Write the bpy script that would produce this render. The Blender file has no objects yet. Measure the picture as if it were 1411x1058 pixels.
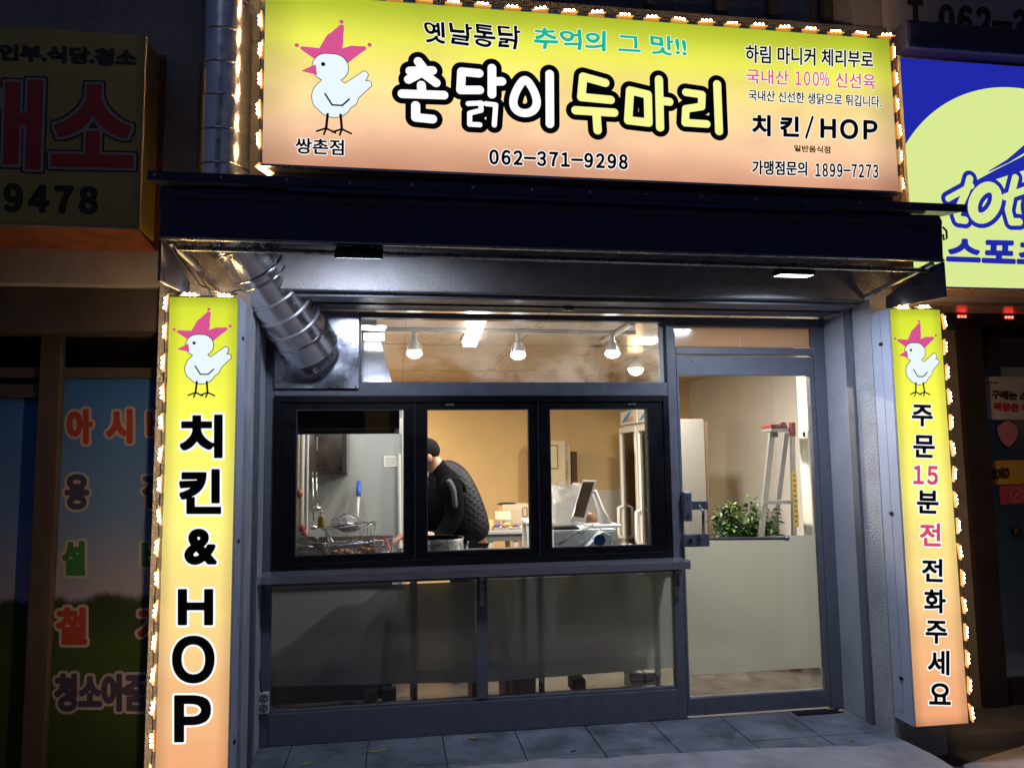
import bpy, bmesh, math, random
import numpy as np
from mathutils import Vector, Matrix
random.seed(7); rng = np.random.default_rng(7)
S = bpy.context.scene; COL = S.collection
# ------------------------------------------------------------------ camera
RT = (0.98849, -0.14871, -0.01330); 
YAW, PITCH, ROLL, FPX = math.radians(8.66653585), math.radians(5.58456723), math.radians(-0.76559), 1040.0
fw = Vector((math.sin(YAW)*math.cos(PITCH), math.cos(YAW)*math.cos(PITCH), math.sin(PITCH)))
r0 = Vector((math.cos(YAW), -math.sin(YAW), 0)); u0 = r0.cross(fw)
rt = math.cos(ROLL)*r0 + math.sin(ROLL)*u0; up = -math.sin(ROLL)*r0 + math.cos(ROLL)*u0
CAM = Vector((0, -4.409887, 1.538608))
cam = bpy.data.objects.new('camera', bpy.data.cameras.new('camera')); COL.objects.link(cam)
M4 = Matrix((rt, up, -fw)).transposed().to_4x4(); M4.translation = CAM; cam.matrix_world = M4
cam.data.sensor_width = 36; cam.data.lens = 36*FPX/1411; cam.data.clip_end = 500; S.camera = cam
# ------------------------------------------------------------------ world, moonlight, exposure
w = bpy.data.worlds.new('World'); S.world = w; w.use_nodes = True
nt = w.node_tree; bg = nt.nodes['Background']
sky = nt.nodes.new('ShaderNodeTexSky'); sky.sky_type = 'NISHITA'; sky.sun_disc = False
sky.sun_elevation = math.radians(-1.2); sky.sun_rotation = math.radians(200)
tint = nt.nodes.new('ShaderNodeMix'); tint.data_type = 'RGBA'; tint.blend_type = 'MULTIPLY'; tint.inputs[0].default_value = 1; tint.inputs[7].default_value = (.72, .80, 1.35, 1)
nt.links.new(sky.outputs[0], tint.inputs[6]); nt.links.new(tint.outputs[2], bg.inputs[0]); bg.inputs[1].default_value = 0.15
sun = bpy.data.objects.new('moonlight', bpy.data.lights.new('moonlight', 'SUN')); COL.objects.link(sun)
sun.data.energy = 0.05; sun.data.angle = math.radians(20); sun.data.color = (.62, .7, 1)
sun.rotation_euler = (math.radians(48), 0, math.radians(-20))
S.view_settings.view_transform = 'Standard'; S.view_settings.look = 'None'
S.view_settings.exposure = 0; S.view_settings.gamma = 1
S.cycles.use_denoising = True
S.cycles.max_bounces = 8; S.cycles.transparent_max_bounces = 16; S.cycles.caustics_refractive = False
# ------------------------------------------------------------------ helpers
def ray(px, py): return (px-705.5)/FPX*rt - (py-529)/FPX*up + fw
def P(px, py, Y):
    d = ray(px, py); return CAM + d*((Y-CAM.y)/d.y)
def PX_(px, py, X):
    d = ray(px, py); return CAM + d*((X-CAM.x)/d.x)
def sr(r, g, b): return tuple((((c/255)+.055)/1.055)**2.4 if c > 10 else c/255/12.92 for c in (r, g, b))
MATS = {}
def mat(name, col, rough=.6, metal=0., bump=None, vary=None, emit=0., ecol=None, spec=.5, coat=0, wscale=(1,1,1)):
    if name in MATS: return MATS[name]
    m = bpy.data.materials.new(name); m.use_nodes = True; n = m.node_tree; b = n.nodes['Principled BSDF']
    b.inputs['Base Color'].default_value = (*col, 1); b.inputs['Roughness'].default_value = rough
    b.inputs['Metallic'].default_value = metal; b.inputs['Specular IOR Level'].default_value = spec
    if coat: b.inputs['Coat Weight'].default_value = coat; b.inputs['Coat Roughness'].default_value = .15
    if emit:
        b.inputs['Emission Color'].default_value = (*(ecol or col), 1); b.inputs['Emission Strength'].default_value = emit
    tc = n.nodes.new('ShaderNodeTexCoord'); mp = n.nodes.new('ShaderNodeMapping'); mp.inputs['Scale'].default_value = wscale
    n.links.new(tc.outputs['Object'], mp.inputs[0])
    if vary:   # (scale, amount, roughness amount)
        no = n.nodes.new('ShaderNodeTexNoise'); no.inputs['Scale'].default_value = vary[0]; no.inputs['Detail'].default_value = 8
        no.inputs['Roughness'].default_value = .65
        n.links.new(mp.outputs[0], no.inputs['Vector'])
        mr = n.nodes.new('ShaderNodeMapRange'); mr.inputs['From Min'].default_value = .3; mr.inputs['From Max'].default_value = .7
        mr.inputs['To Min'].default_value = 1-vary[1]; mr.inputs['To Max'].default_value = 1+vary[1]
        n.links.new(no.outputs[0], mr.inputs[0])
        mx = n.nodes.new('ShaderNodeMix'); mx.data_type = 'RGBA'; mx.blend_type = 'MULTIPLY'; mx.inputs[0].default_value = 1
        mx.inputs[6].default_value = (*col, 1); n.links.new(mr.outputs[0], mx.inputs[7]); n.links.new(mx.outputs[2], b.inputs['Base Color'])
        if len(vary) > 2:
            m2 = n.nodes.new('ShaderNodeMapRange'); m2.inputs['From Min'].default_value = .3; m2.inputs['From Max'].default_value = .7
            m2.inputs['To Min'].default_value = max(.02, rough-vary[2]); m2.inputs['To Max'].default_value = min(1, rough+vary[2])
            n.links.new(no.outputs[0], m2.inputs[0]); n.links.new(m2.outputs[0], b.inputs['Roughness'])
    if bump:   # (scale, strength, distance[, detail])
        nb = n.nodes.new('ShaderNodeTexNoise'); nb.inputs['Scale'].default_value = bump[0]
        nb.inputs['Detail'].default_value = bump[3] if len(bump) > 3 else 4
        n.links.new(mp.outputs[0], nb.inputs['Vector'])
        bu = n.nodes.new('ShaderNodeBump'); bu.inputs['Strength'].default_value = bump[1]; bu.inputs['Distance'].default_value = bump[2]
        n.links.new(nb.outputs[0], bu.inputs['Height']); n.links.new(bu.outputs[0], b.inputs['Normal'])
    MATS[name] = m; return m
def emis(name, col, k=1.):
    if name in MATS: return MATS[name]
    m = bpy.data.materials.new(name); m.use_nodes = True; n = m.node_tree; n.nodes.clear()
    e = n.nodes.new('ShaderNodeEmission'); o = n.nodes.new('ShaderNodeOutputMaterial')
    e.inputs[0].default_value = (*col, 1); e.inputs[1].default_value = k; n.links.new(e.outputs[0], o.inputs[0])
    MATS[name] = m; return m
def ramp_emis(name, stops, z0, z1, k, cloud=.12, half=(1.69, .44), soft=.22):
    """backlit vinyl: a printed vertical gradient, with uneven tube light painted into the emission"""
    m = bpy.data.materials.new(name); m.use_nodes = True; n = m.node_tree; n.nodes.clear()
    e = n.nodes.new('ShaderNodeEmission'); o = n.nodes.new('ShaderNodeOutputMaterial')
    tc = n.nodes.new('ShaderNodeTexCoord'); sp = n.nodes.new('ShaderNodeSeparateXYZ'); n.links.new(tc.outputs['Object'], sp.inputs[0])
    no = n.nodes.new('ShaderNodeTexNoise'); no.inputs['Scale'].default_value = 1.3; no.inputs['Detail'].default_value = 3
    mpn = n.nodes.new('ShaderNodeMapping'); mpn.inputs['Scale'].default_value = (1.1, 1, 2.2); n.links.new(tc.outputs['Object'], mpn.inputs[0]); n.links.new(mpn.outputs[0], no.inputs['Vector'])
    mr = n.nodes.new('ShaderNodeMapRange'); mr.inputs['From Min'].default_value = z0; mr.inputs['From Max'].default_value = z1
    n.links.new(sp.outputs[2], mr.inputs[0])
    ad = n.nodes.new('ShaderNodeMath'); ad.operation = 'MULTIPLY_ADD'; ad.inputs[1].default_value = .16
    n.links.new(no.outputs[0], ad.inputs[0])
    sb = n.nodes.new('ShaderNodeMath'); sb.operation = 'SUBTRACT'; sb.inputs[1].default_value = .08; n.links.new(mr.outputs[0], sb.inputs[0])
    n.links.new(sb.outputs[0], ad.inputs[2])
    cr = n.nodes.new('ShaderNodeValToRGB'); n.links.new(ad.outputs[0], cr.inputs[0])
    el = cr.color_ramp.elements
    while len(el) < len(stops): el.new(.5)
    for q, (p, c) in enumerate(stops): el[q].position = p; el[q].color = (*c, 1)
    m2 = n.nodes.new('ShaderNodeMapRange'); m2.inputs['From Min'].default_value = .3; m2.inputs['From Max'].default_value = .7
    m2.inputs['To Min'].default_value = k*(1-cloud); m2.inputs['To Max'].default_value = k*(1+cloud); n.links.new(no.outputs[0], m2.inputs[0])
    def edge(sock, ctr, hw):  # brighter middle and dimmer rim painted into the emission strength
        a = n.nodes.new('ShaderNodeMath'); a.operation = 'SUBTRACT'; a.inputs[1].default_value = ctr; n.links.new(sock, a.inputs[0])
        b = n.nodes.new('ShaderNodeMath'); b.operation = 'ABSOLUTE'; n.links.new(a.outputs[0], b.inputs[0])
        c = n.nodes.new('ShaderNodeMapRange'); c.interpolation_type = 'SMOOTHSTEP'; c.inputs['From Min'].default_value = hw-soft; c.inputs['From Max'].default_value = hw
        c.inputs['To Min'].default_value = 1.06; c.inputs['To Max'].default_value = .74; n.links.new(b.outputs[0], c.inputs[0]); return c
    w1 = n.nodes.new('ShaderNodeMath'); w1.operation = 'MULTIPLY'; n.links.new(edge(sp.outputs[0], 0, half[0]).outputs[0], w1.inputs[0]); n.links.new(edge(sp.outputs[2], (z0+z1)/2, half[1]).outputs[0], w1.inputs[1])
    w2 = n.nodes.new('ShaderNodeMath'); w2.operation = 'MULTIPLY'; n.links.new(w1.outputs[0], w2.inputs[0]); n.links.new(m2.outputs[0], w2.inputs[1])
    n.links.new(cr.outputs[0], e.inputs[0]); n.links.new(w2.outputs[0], e.inputs[1])
    gl = n.nodes.new('ShaderNodeBsdfGlossy'); gl.inputs['Roughness'].default_value = .25
    mx = n.nodes.new('ShaderNodeMixShader'); mx.inputs[0].default_value = .03
    n.links.new(e.outputs[0], mx.inputs[1]); n.links.new(gl.outputs[0], mx.inputs[2]); n.links.new(mx.outputs[0], o.inputs[0])
    return m
def glass(name, refl=.08, tint=(1, 1, 1), rough=.0, streak=None):
    m = bpy.data.materials.new(name); m.use_nodes = True; n = m.node_tree; n.nodes.clear()
    o = n.nodes.new('ShaderNodeOutputMaterial'); t = n.nodes.new('ShaderNodeBsdfTransparent'); t.inputs[0].default_value = (*tint, 1)
    g = n.nodes.new('ShaderNodeBsdfGlossy'); g.inputs['Roughness'].default_value = rough
    lw = n.nodes.new('ShaderNodeFresnel'); lw.inputs[0].default_value = 1.45
    mx = n.nodes.new('ShaderNodeMixShader'); n.links.new(lw.outputs[0], mx.inputs[0])
    n.links.new(t.outputs[0], mx.inputs[1]); n.links.new(g.outputs[0], mx.inputs[2]); last = mx
    if streak:  # wiped, misted pane
        tc = n.nodes.new('ShaderNodeTexCoord'); no = n.nodes.new('ShaderNodeTexNoise'); no.inputs['Scale'].default_value = 2.6
        no.inputs['Detail'].default_value = 5; no.inputs['Roughness'].default_value = .6; no.inputs['Distortion'].default_value = .3
        n.links.new(tc.outputs['Object'], no.inputs['Vector'])
        vo = n.nodes.new('ShaderNodeTexVoronoi'); vo.inputs['Scale'].default_value = 140; n.links.new(tc.outputs['Object'], vo.inputs['Vector'])
        m0 = n.nodes.new('ShaderNodeMapRange'); m0.inputs['From Min'].default_value = .0; m0.inputs['From Max'].default_value = .3
        m0.inputs['To Min'].default_value = 1.; m0.inputs['To Max'].default_value = .35; n.links.new(vo.outputs[0], m0.inputs[0])
        m1 = n.nodes.new('ShaderNodeMapRange'); m1.inputs['From Min'].default_value = .45; m1.inputs['From Max'].default_value = .72
        m1.inputs['To Min'].default_value = 0; m1.inputs['To Max'].default_value = streak; n.links.new(no.outputs[0], m1.inputs[0])
        mu = n.nodes.new('ShaderNodeMath'); mu.operation = 'MULTIPLY'; n.links.new(m0.outputs[0], mu.inputs[0]); n.links.new(m1.outputs[0], mu.inputs[1])
        tr = n.nodes.new('ShaderNodeBsdfTranslucent'); tr.inputs[0].default_value = (.8, .8, .8, 1)
        m3 = n.nodes.new('ShaderNodeMixShader'); n.links.new(mu.outputs[0], m3.inputs[0]); n.links.new(mx.outputs[0], m3.inputs[1]); n.links.new(tr.outputs[0], m3.inputs[2]); last = m3
    n.links.new(last.outputs[0], o.inputs[0]); MATS[name] = m; return m
def frosted(name, col, clear=.1, rough=.45, vary=.15):
    """adhesive frosted film: scatters what is behind it"""
    m = bpy.data.materials.new(name); m.use_nodes = True; n = m.node_tree; n.nodes.clear()
    o = n.nodes.new('ShaderNodeOutputMaterial'); t = n.nodes.new('ShaderNodeBsdfTranslucent'); t.inputs[0].default_value = (*col, 1)
    rf = n.nodes.new('ShaderNodeBsdfRefraction'); rf.inputs['IOR'].default_value = 1.02; rf.inputs['Roughness'].default_value = rough
    rf.inputs[0].default_value = (*[min(1, c*1.2) for c in col], 1)
    d = n.nodes.new('ShaderNodeBsdfDiffuse'); d.inputs[0].default_value = (*[c*.5 for c in col], 1)
    a = n.nodes.new('ShaderNodeMixShader'); a.inputs[0].default_value = clear; n.links.new(t.outputs[0], a.inputs[1]); n.links.new(rf.outputs[0], a.inputs[2])
    b = n.nodes.new('ShaderNodeMixShader'); b.inputs[0].default_value = .38; n.links.new(a.outputs[0], b.inputs[1]); n.links.new(d.outputs[0], b.inputs[2])
    g = n.nodes.new('ShaderNodeBsdfGlossy'); g.inputs['Roughness'].default_value = .12
    c = n.nodes.new('ShaderNodeMixShader'); c.inputs[0].default_value = .05; n.links.new(b.outputs[0], c.inputs[1]); n.links.new(g.outputs[0], c.inputs[2])
    n.links.new(c.outputs[0], o.inputs[0]); MATS[name] = m; return m

class MB:
    def __init__(s): s.v = []; s.f = []; s.smooth = False
    def add(s, vs, fs):
        o = len(s.v); s.v += [tuple(q) for q in vs]; s.f += [tuple(i+o for i in q) for q in fs]; return s
    def box(s, x0, y0, z0, x1, y1, z1):
        x0, x1 = sorted((x0, x1)); y0, y1 = sorted((y0, y1)); z0, z1 = sorted((z0, z1))
        return s.add([(x0,y0,z0),(x1,y0,z0),(x1,y1,z0),(x0,y1,z0),(x0,y0,z1),(x1,y0,z1),(x1,y1,z1),(x0,y1,z1)],
                     [(0,3,2,1),(4,5,6,7),(0,1,5,4),(1,2,6,5),(2,3,7,6),(3,0,4,7)])
    def prism(s, pts, ax, a, b):
        """polygon in the two other axes, extruded along ax from a to b"""
        def mk(p, t): return {'x': (t, p[0], p[1]), 'y': (p[0], t, p[1]), 'z': (p[0], p[1], t)}[ax]
        n = len(pts); return s.add([mk(p, a) for p in pts]+[mk(p, b) for p in pts],
                 [tuple(range(n)), tuple(range(2*n-1, n-1, -1))]+[(i, i+n, (i+1) % n+n, (i+1) % n) for i in range(n)])
    def tube(s, path, r, seg=10, cap=True):
        path = [Vector(p) for p in path]; n = len(path); rs = r if hasattr(r, '__len__') else [r]*n
        o = len(s.v); ref = None
        for i, p in enumerate(path):
            t = (path[min(i+1, n-1)]-path[max(i-1, 0)])
            t = t.normalized() if t.length > 1e-9 else Vector((0, 0, 1))
            if ref is None: ref = t.orthogonal().normalized()
            ref = (ref - t*ref.dot(t)).normalized(); bb = t.cross(ref)
            for k in range(seg):
                a = 2*math.pi*k/seg; q = p+(ref*math.cos(a)+bb*math.sin(a))*rs[i]; s.v.append(tuple(q))
        for i in range(n-1):
            for k in range(seg):
                s.f.append((o+i*seg+k, o+i*seg+(k+1) % seg, o+(i+1)*seg+(k+1) % seg, o+(i+1)*seg+k))
        if cap: s.f.append(tuple(o+k for k in range(seg))[::-1]); s.f.append(tuple(o+(n-1)*seg+k for k in range(seg)))
        return s
    def lathe(s, c, prof, seg=24, axis=(0, 0, 1)):
        a = Vector(axis).normalized(); return s.tube([Vector(c)+a*h for _, h in prof], [max(r, 1e-4) for r, _ in prof], seg)
    def ball(s, c, r, sz=(1, 1, 1), seg=12, rings=7):
        o = len(s.v)
        for i in range(rings+1):
            th = math.pi*i/rings
            for k in range(seg):
                ph = 2*math.pi*k/seg; s.v.append((c[0]+r*sz[0]*math.sin(th)*math.cos(ph), c[1]+r*sz[1]*math.sin(th)*math.sin(ph), c[2]+r*sz[2]*math.cos(th)))
        for i in range(rings):
            for k in range(seg): s.f.append((o+i*seg+k, o+(i+1)*seg+k, o+(i+1)*seg+(k+1) % seg, o+i*seg+(k+1) % seg))
        return s
def mesh_of(mb, name):
    me = bpy.data.meshes.new(name); me.from_pydata(mb.v, [], mb.f)
    bm = bmesh.new(); bm.from_mesh(me); bmesh.ops.remove_doubles(bm, verts=bm.verts, dist=1e-6) if mb.smooth else None
    bmesh.ops.recalc_face_normals(bm, faces=bm.faces); bm.to_mesh(me); bm.free(); return me
def put(name, mb, m, parent=None, smooth=None, bevel=0, kind=None, recalc=True):
    me = mesh_of(mb, name) if isinstance(mb, MB) else mb
    o = bpy.data.objects.new(name, me); COL.objects.link(o)
    if m and not me.materials: me.materials.append(m)
    if smooth:
        me.polygons.foreach_set('use_smooth', [True]*len(me.polygons))
        if smooth != True: me.set_sharp_from_angle(angle=math.radians(smooth))
    if bevel:
        b = o.modifiers.new('bevel', 'BEVEL'); b.width = bevel; b.segments = 2; b.limit_method = 'ANGLE'; b.angle_limit = math.radians(40)
    if parent: o.parent = parent; o.location = -WL(parent)
    if kind: o['kind'] = kind
    return o
def WL(o):
    v = Vector(o.location)
    while o.parent: o = o.parent; v += Vector(o.location)
    return v
def thing(name, label, cat, loc, group=None):
    o = bpy.data.objects.new(name, None); COL.objects.link(o); o.location = loc; o['label'] = label; o['category'] = cat
    o.empty_display_size = .1
    if group: o['group'] = group
    return o
def tag(o, label, cat, group=None):
    o['label'] = label; o['category'] = cat
    if group: o['group'] = group
    return o
def struct(name, mb, m, **k): return put(name, mb, m, kind='structure', **k)
def bx(*a): return MB().box(*a)
def prect(px0, py0, px1, py1, Y):
    """world X0, Z0, X1, Z1 of an upright rectangle standing on plane Y"""
    ym = (py0+py1)/2; xm = (px0+px1)/2
    return P(px0, ym, Y).x, P(xm, py1, Y).z, P(px1, ym, Y).x, P(xm, py0, Y).z
def pbox(px0, py0, px1, py1, Y0, Y1):
    a = prect(px0, py0, px1, py1, Y0); return MB().box(a[0], Y0, a[1], a[2], Y1, a[3])
def frame_mb(x0, z0, x1, z1, t, y0, y1):
    m = MB(); m.box(x0, y0, z0, x0+t, y1, z1); m.box(x1-t, y0, z0, x1, y1, z1)
    m.box(x0+t, y0, z1-t, x1-t, y1, z1); m.box(x0+t, y0, z0, x1-t, y1, z0+t); return m

# flat print (letters, emblems): shapes go into a distance field in the plane, its contour becomes the vinyl's outline
class Field:
    def __init__(s, x0, z0, x1, z1, h, R):
        s.h = h; s.x0 = x0-R-3*h; s.z0 = z0-R-3*h; s.R = R
        s.nx = int((x1-x0+2*R+6*h)/h)+2; s.nz = int((z1-z0+2*R+6*h)/h)+2
        s.X = s.x0+np.arange(s.nx)*h; s.Z = s.z0+np.arange(s.nz)*h
        s.D = np.full((s.nz, s.nx), 1e3); s.E = np.full((s.nz, s.nx), 1e3); s.I = np.zeros((s.nz, s.nx), bool)
    def win(s, ax, az, bx_, bz, R):
        i0 = max(0, int((min(ax, bx_)-R-s.x0)/s.h)); i1 = min(s.nx, int((max(ax, bx_)+R-s.x0)/s.h)+2)
        j0 = max(0, int((min(az, bz)-R-s.z0)/s.h)); j1 = min(s.nz, int((max(az, bz)+R-s.z0)/s.h)+2)
        return slice(j0, j1), slice(i0, i1)
    pn = None
    def seg(s, a, b, R):
        w_ = s.win(*a, *b, R); X = s.X[w_[1]][None, :]; Z = s.Z[w_[0]][:, None]
        dx, dz = b[0]-a[0], b[1]-a[1]; L = dx*dx+dz*dz+1e-18
        t = np.clip(((X-a[0])*dx+(Z-a[1])*dz)/L, 0, 1); ux, uz = np.abs(X-a[0]-t*dx), np.abs(Z-a[1]-t*dz)
        return w_, (np.hypot(ux, uz) if not s.pn else (ux**s.pn+uz**s.pn)**(1/s.pn)), t
    def cap(s, a, b, r, r2=None):
        r2 = r if r2 is None else r2
        w_, d, t = s.seg(a, b, max(r, r2)+s.R+2*s.h); s.D[w_] = np.minimum(s.D[w_], d-(r+(r2-r)*t))
    def line(s, pts, r):
        for a, b in zip(pts, pts[1:]): s.cap(a, b, r)
    def tri(s, a, b, c):
        w_ = s.win(min(a[0], b[0], c[0]), min(a[1], b[1], c[1]), max(a[0], b[0], c[0]), max(a[1], b[1], c[1]), 0)
        X = s.X[w_[1]][None, :]; Z = s.Z[w_[0]][:, None]
        e = lambda p, q: (q[0]-p[0])*(Z-p[1])-(q[1]-p[1])*(X-p[0])
        e1, e2, e3 = e(a, b), e(b, c), e(c, a); s.I[w_] |= ((e1 >= 0) & (e2 >= 0) & (e3 >= 0)) | ((e1 <= 0) & (e2 <= 0) & (e3 <= 0))
    def edge(s, a, b):
        w_, d, _ = s.seg(a, b, s.R+2*s.h); s.E[w_] = np.minimum(s.E[w_], d)
    def poly(s, pts):
        X = s.X[None, :]; Z = s.Z[:, None]; ins = np.zeros_like(s.I)
        for a, b in zip(pts, pts[1:]+pts[:1]):
            s.edge(a, b)
            if a[1] != b[1]: ins ^= ((a[1] > Z) != (b[1] > Z)) & (X < (b[0]-a[0])*(Z-a[1])/(b[1]-a[1])+a[0])
        s.I |= ins
    def mesh(s, iso, Y, name):
        g = np.minimum(s.D, np.where(s.I, -s.E, s.E))-iso; ins = g < 0
        cnt = ins[:-1, :-1].astype(int)+ins[1:, :-1]+ins[:-1, 1:]+ins[1:, 1:]
        V = {}; vl = []; F = []
        def vid(k, x, z):
            if k not in V: V[k] = len(vl); vl.append((x, Y, z))
            return V[k]
        def corner(j, i): return vid((0, j, i), s.X[i], s.Z[j])
        def cross(j, i, j2, i2):
            k = (1, j, i, j2, i2)
            if k in V: return V[k]
            a, b = g[j, i], g[j2, i2]; t = a/(a-b); t = min(max(t, .02), .98)
            return vid(k, s.X[i]+t*(s.X[i2]-s.X[i]), s.Z[j]+t*(s.Z[j2]-s.Z[j]))
        for j, i in zip(*np.where((cnt > 0) & (cnt < 4))):
            cs = [(j, i), (j, i+1), (j+1, i+1), (j+1, i)]; pl = []
            for a, b in zip(cs, cs[1:]+cs[:1]):
                if ins[a]: pl.append(corner(*a))
                if ins[a] != ins[b]: pl.append(cross(*min(a, b), *max(a, b)))
            if len(pl) > 2: F.append(tuple(pl))
        full = cnt == 4
        for j in np.where(full.any(1))[0]:
            r_ = np.flatnonzero(np.diff(np.concatenate(([0], full[j].astype(int), [0]))))
            for a, b in zip(r_[::2], r_[1::2]): F.append((corner(j, a), corner(j, b), corner(j+1, b), corner(j+1, a)))
        me = bpy.data.meshes.new(name); me.from_pydata(vl, [], F); return me
_glyph = {}
def glyphs(text, space=1.0):
    k = (text, space)
    if k not in _glyph:
        c = bpy.data.curves.new('t', 'FONT'); c.body = text; c.size = 1; c.space_character = space; c.resolution_u = 8
        o = bpy.data.objects.new('t', c); COL.objects.link(o); bpy.context.view_layer.update()
        me = o.to_mesh(); me.calc_loop_triangles()
        v = np.array([q.co[:2] for q in me.vertices]); t = [tuple(q.vertices) for q in me.loop_triangles]
        cnt = {}
        for q in t:
            for a, b in ((q[0], q[1]), (q[1], q[2]), (q[2], q[0])): cnt[tuple(sorted((a, b)))] = cnt.get(tuple(sorted((a, b))), 0)+1
        e = [q for q, n in cnt.items() if n == 1]
        o.to_mesh_clear(); bpy.data.objects.remove(o); bpy.data.curves.remove(c); _glyph[k] = (v, t, e)
    return _glyph[k]
def print_text(parent, text, quad, Y, layers, h=.0025, space=1.0, jitter=0, shrink=True, pn=None):
    """quad: photo corners TL, TR, BR, BL of the inked box, standing on plane Y; layers: (material, growth, lift, name)"""
    v, t, e = glyphs(text, space); lo, hi = v.min(0), v.max(0); uv = (v-lo)/(hi-lo)
    q = [P(*p, Y) for p in quad]; q = np.array([(p.x, p.z) for p in q])
    if shrink:   # the quad is the box of the bold letters
        g0 = layers[-1][1]; c = q.mean(0); ux = (q[1]-q[0]); ux /= np.linalg.norm(ux); uz = (q[0]-q[3]); uz /= np.linalg.norm(uz)
        q = q+g0*np.array([ux-uz, -ux-uz, -ux+uz, ux+uz])
    u, w_ = uv[:, :1], uv[:, 1:]
    p = (1-u)*w_*q[0]+u*w_*q[1]+u*(1-w_)*q[2]+(1-u)*(1-w_)*q[3]
    if jitter: p = p+jitter*np.stack([np.sin(p[:, 1]*60)+np.sin(p[:, 0]*23), np.cos(p[:, 0]*47)+np.sin(p[:, 1]*90)], 1)
    R = max(l[1] for l in layers)
    f = Field(p[:, 0].min(), p[:, 1].min(), p[:, 0].max(), p[:, 1].max(), h, R); f.pn = pn
    for a in t: f.tri(*p[list(a)])
    for a in e: f.edge(*p[list(a)])
    for m, g, lift, nm in layers: put(nm, f.mesh(g, Y-lift, nm), m, parent)

# ------------------------------------------------------------------ materials
M = {}
M['stucco'] = mat('stucco', (.44, .42, .42), .97, bump=(85, .9, .010, 5), vary=(3, .22), spec=.1)
M['stucco_side'] = mat('stucco_side', (.46, .46, .49), .95, bump=(85, 1., .013, 5), vary=(4, .2), spec=.15)
M['plaster'] = mat('plaster', (.42, .43, .48), .75, bump=(9, .25, .01), vary=(3.5, .16))
M['frame_grey'] = mat('frame_grey', (.128, .134, .166), .45, vary=(16, .16, .12), bump=(160, .12, .002))
M['frame_black'] = mat('frame_black', (.004, .004, .0065), .42, vary=(9, .3, .1), spec=.25)
M['steel'] = mat('steel', (.56, .56, .58), .3, 1, vary=(14, .1, .12), bump=(5, .12, .01))
M['steel_plate'] = mat('steel_plate', (.42, .43, .50), .3, 1, vary=(5, .12, .1), bump=(3, .4, .03, 3))
M['duct'] = mat('duct', (.80, .80, .83), .22, 1, vary=(20, .1, .07), bump=(5, .15, .015))
M['sill'] = mat('sill', (.62, .61, .68), .22, .8, vary=(3, .05, .05), bump=(3, .06, .006), wscale=(1, 3, 3))
M['navy'] = mat('navy', (.03, .038, .12), .7, vary=(4, .25), bump=(220, .2, .002))
M['navy_metal'] = mat('navy_metal', (.03, .05, .16), .35, .3, vary=(6, .3, .1))
M['alu'] = mat('alu', (.5, .5, .52), .3, 1, vary=(20, .15, .1))
M['white_panel'] = mat('white_panel', (.42, .45, .56), .5, vary=(2.5, .1))
M['black'] = mat('black', (.01, .01, .011), .5)
M['slate'] = mat('slate', (.165, .18, .215), .6, vary=(4.2, .6, .18), bump=(30, .7, .006, 10))
M['cement'] = mat('cement', (.36, .34, .37), .9, vary=(3.4, .3), bump=(26, .7, .006, 12))
M['asphalt'] = mat('asphalt', (.06, .06, .065), .9, vary=(3, .35), bump=(60, .8, .01, 8))
M['dark_wall'] = mat('dark_wall', (.10, .10, .115), .9, vary=(3, .3), bump=(60, .5, .008))
M['lamp_led'] = emis('lamp_led', (1, .62, .28), 30)
M['led_cap'] = emis('led_cap', (1, .62, .27), 110)
M['wire'] = mat('wire', (.03, .02, .02), .5)
M['pane'] = glass('pane'); M['misted'] = glass('misted_pane', streak=.42)
CLEAR = M['pane']
ink = mat('ink_navy', (.008, .009, .018), .4); inkb = mat('ink_black', (.006, .006, .006), .4)
wlit = emis('print_white', (1, 1, .98), 1.05); plit = emis('print_pink', sr(222, 88, 150), .95); tlit = emis('print_teal', sr(30, 190, 150), .95)
ylit = emis('print_pale_yellow', sr(250, 250, 150), 1.); rlit = emis('print_red', sr(225, 75, 110), .95); blit = emis('print_brown', sr(90, 60, 50), .7)
whl = emis('hen_white', sr(236, 250, 255), 1.)

# ------------------------------------------------------------------ ground
XR, XL = 2.695, -.745           # the two reveals of the shop front
struct('ground', MB().box(-12, -14, -.32, 14, -.0, -.12), M['asphalt'])
g = MB()
def hgt(x, y): return -.11+.012*math.sin(3.1*x+1)*math.cos(2.3*y)
pave = struct('pavement', MB().prism([(-12, -.12), (-12, -.11), (XR-.02, -.11), (XR-.02, -.12)], 'y', -1.9, -9) if 0 else bx(-12, -3.0, -.12, XR-.02, -2.4, -.105), M['cement'])
# sloping cement apron in front of the porch, its right flank dropping to the road
ap = MB(); n = 150
xs = [XL-.6+(XR-XL+.6)*i/n for i in range(n+1)]; ys = [-.4-.25*j for j in range(9)]
ph = [random.uniform(0, 6) for _ in range(9)]
edge = [-.50-sum(.015/(k+1)**.85*math.sin((2.1+2.9*k*1.27)*x+ph[k]) for k in range(9))-.055*max(0, (x-1.2)/1.5) + .10*max(0, (1.6-x)/2.4) for x in xs]
vs = []
for j in range(10):
    for i, x in enumerate(xs):
        y = edge[i] if j == 0 else edge[i]-.22*j
        vs.append((x + (random.uniform(-.012, .012) if i == n else 0), y, .0016 if j == 0 else (.0045 if j < 3 else .0045-.014*(j-2))+random.uniform(-.002, .002)))
ap.add(vs, [(j*(n+1)+i, j*(n+1)+i+1, (j+1)*(n+1)+i+1, (j+1)*(n+1)+i) for j in range(9) for i in range(n)])
o = len(ap.v); fl = [(v[0], v[1], -.14) for v in vs[n::n+1]]; top = [q*(n+1)+n for q in range(10)]
ap.v += fl; ap.f += [(top[q], top[q+1], o+q+1, o+q) for q in range(9)]
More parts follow.
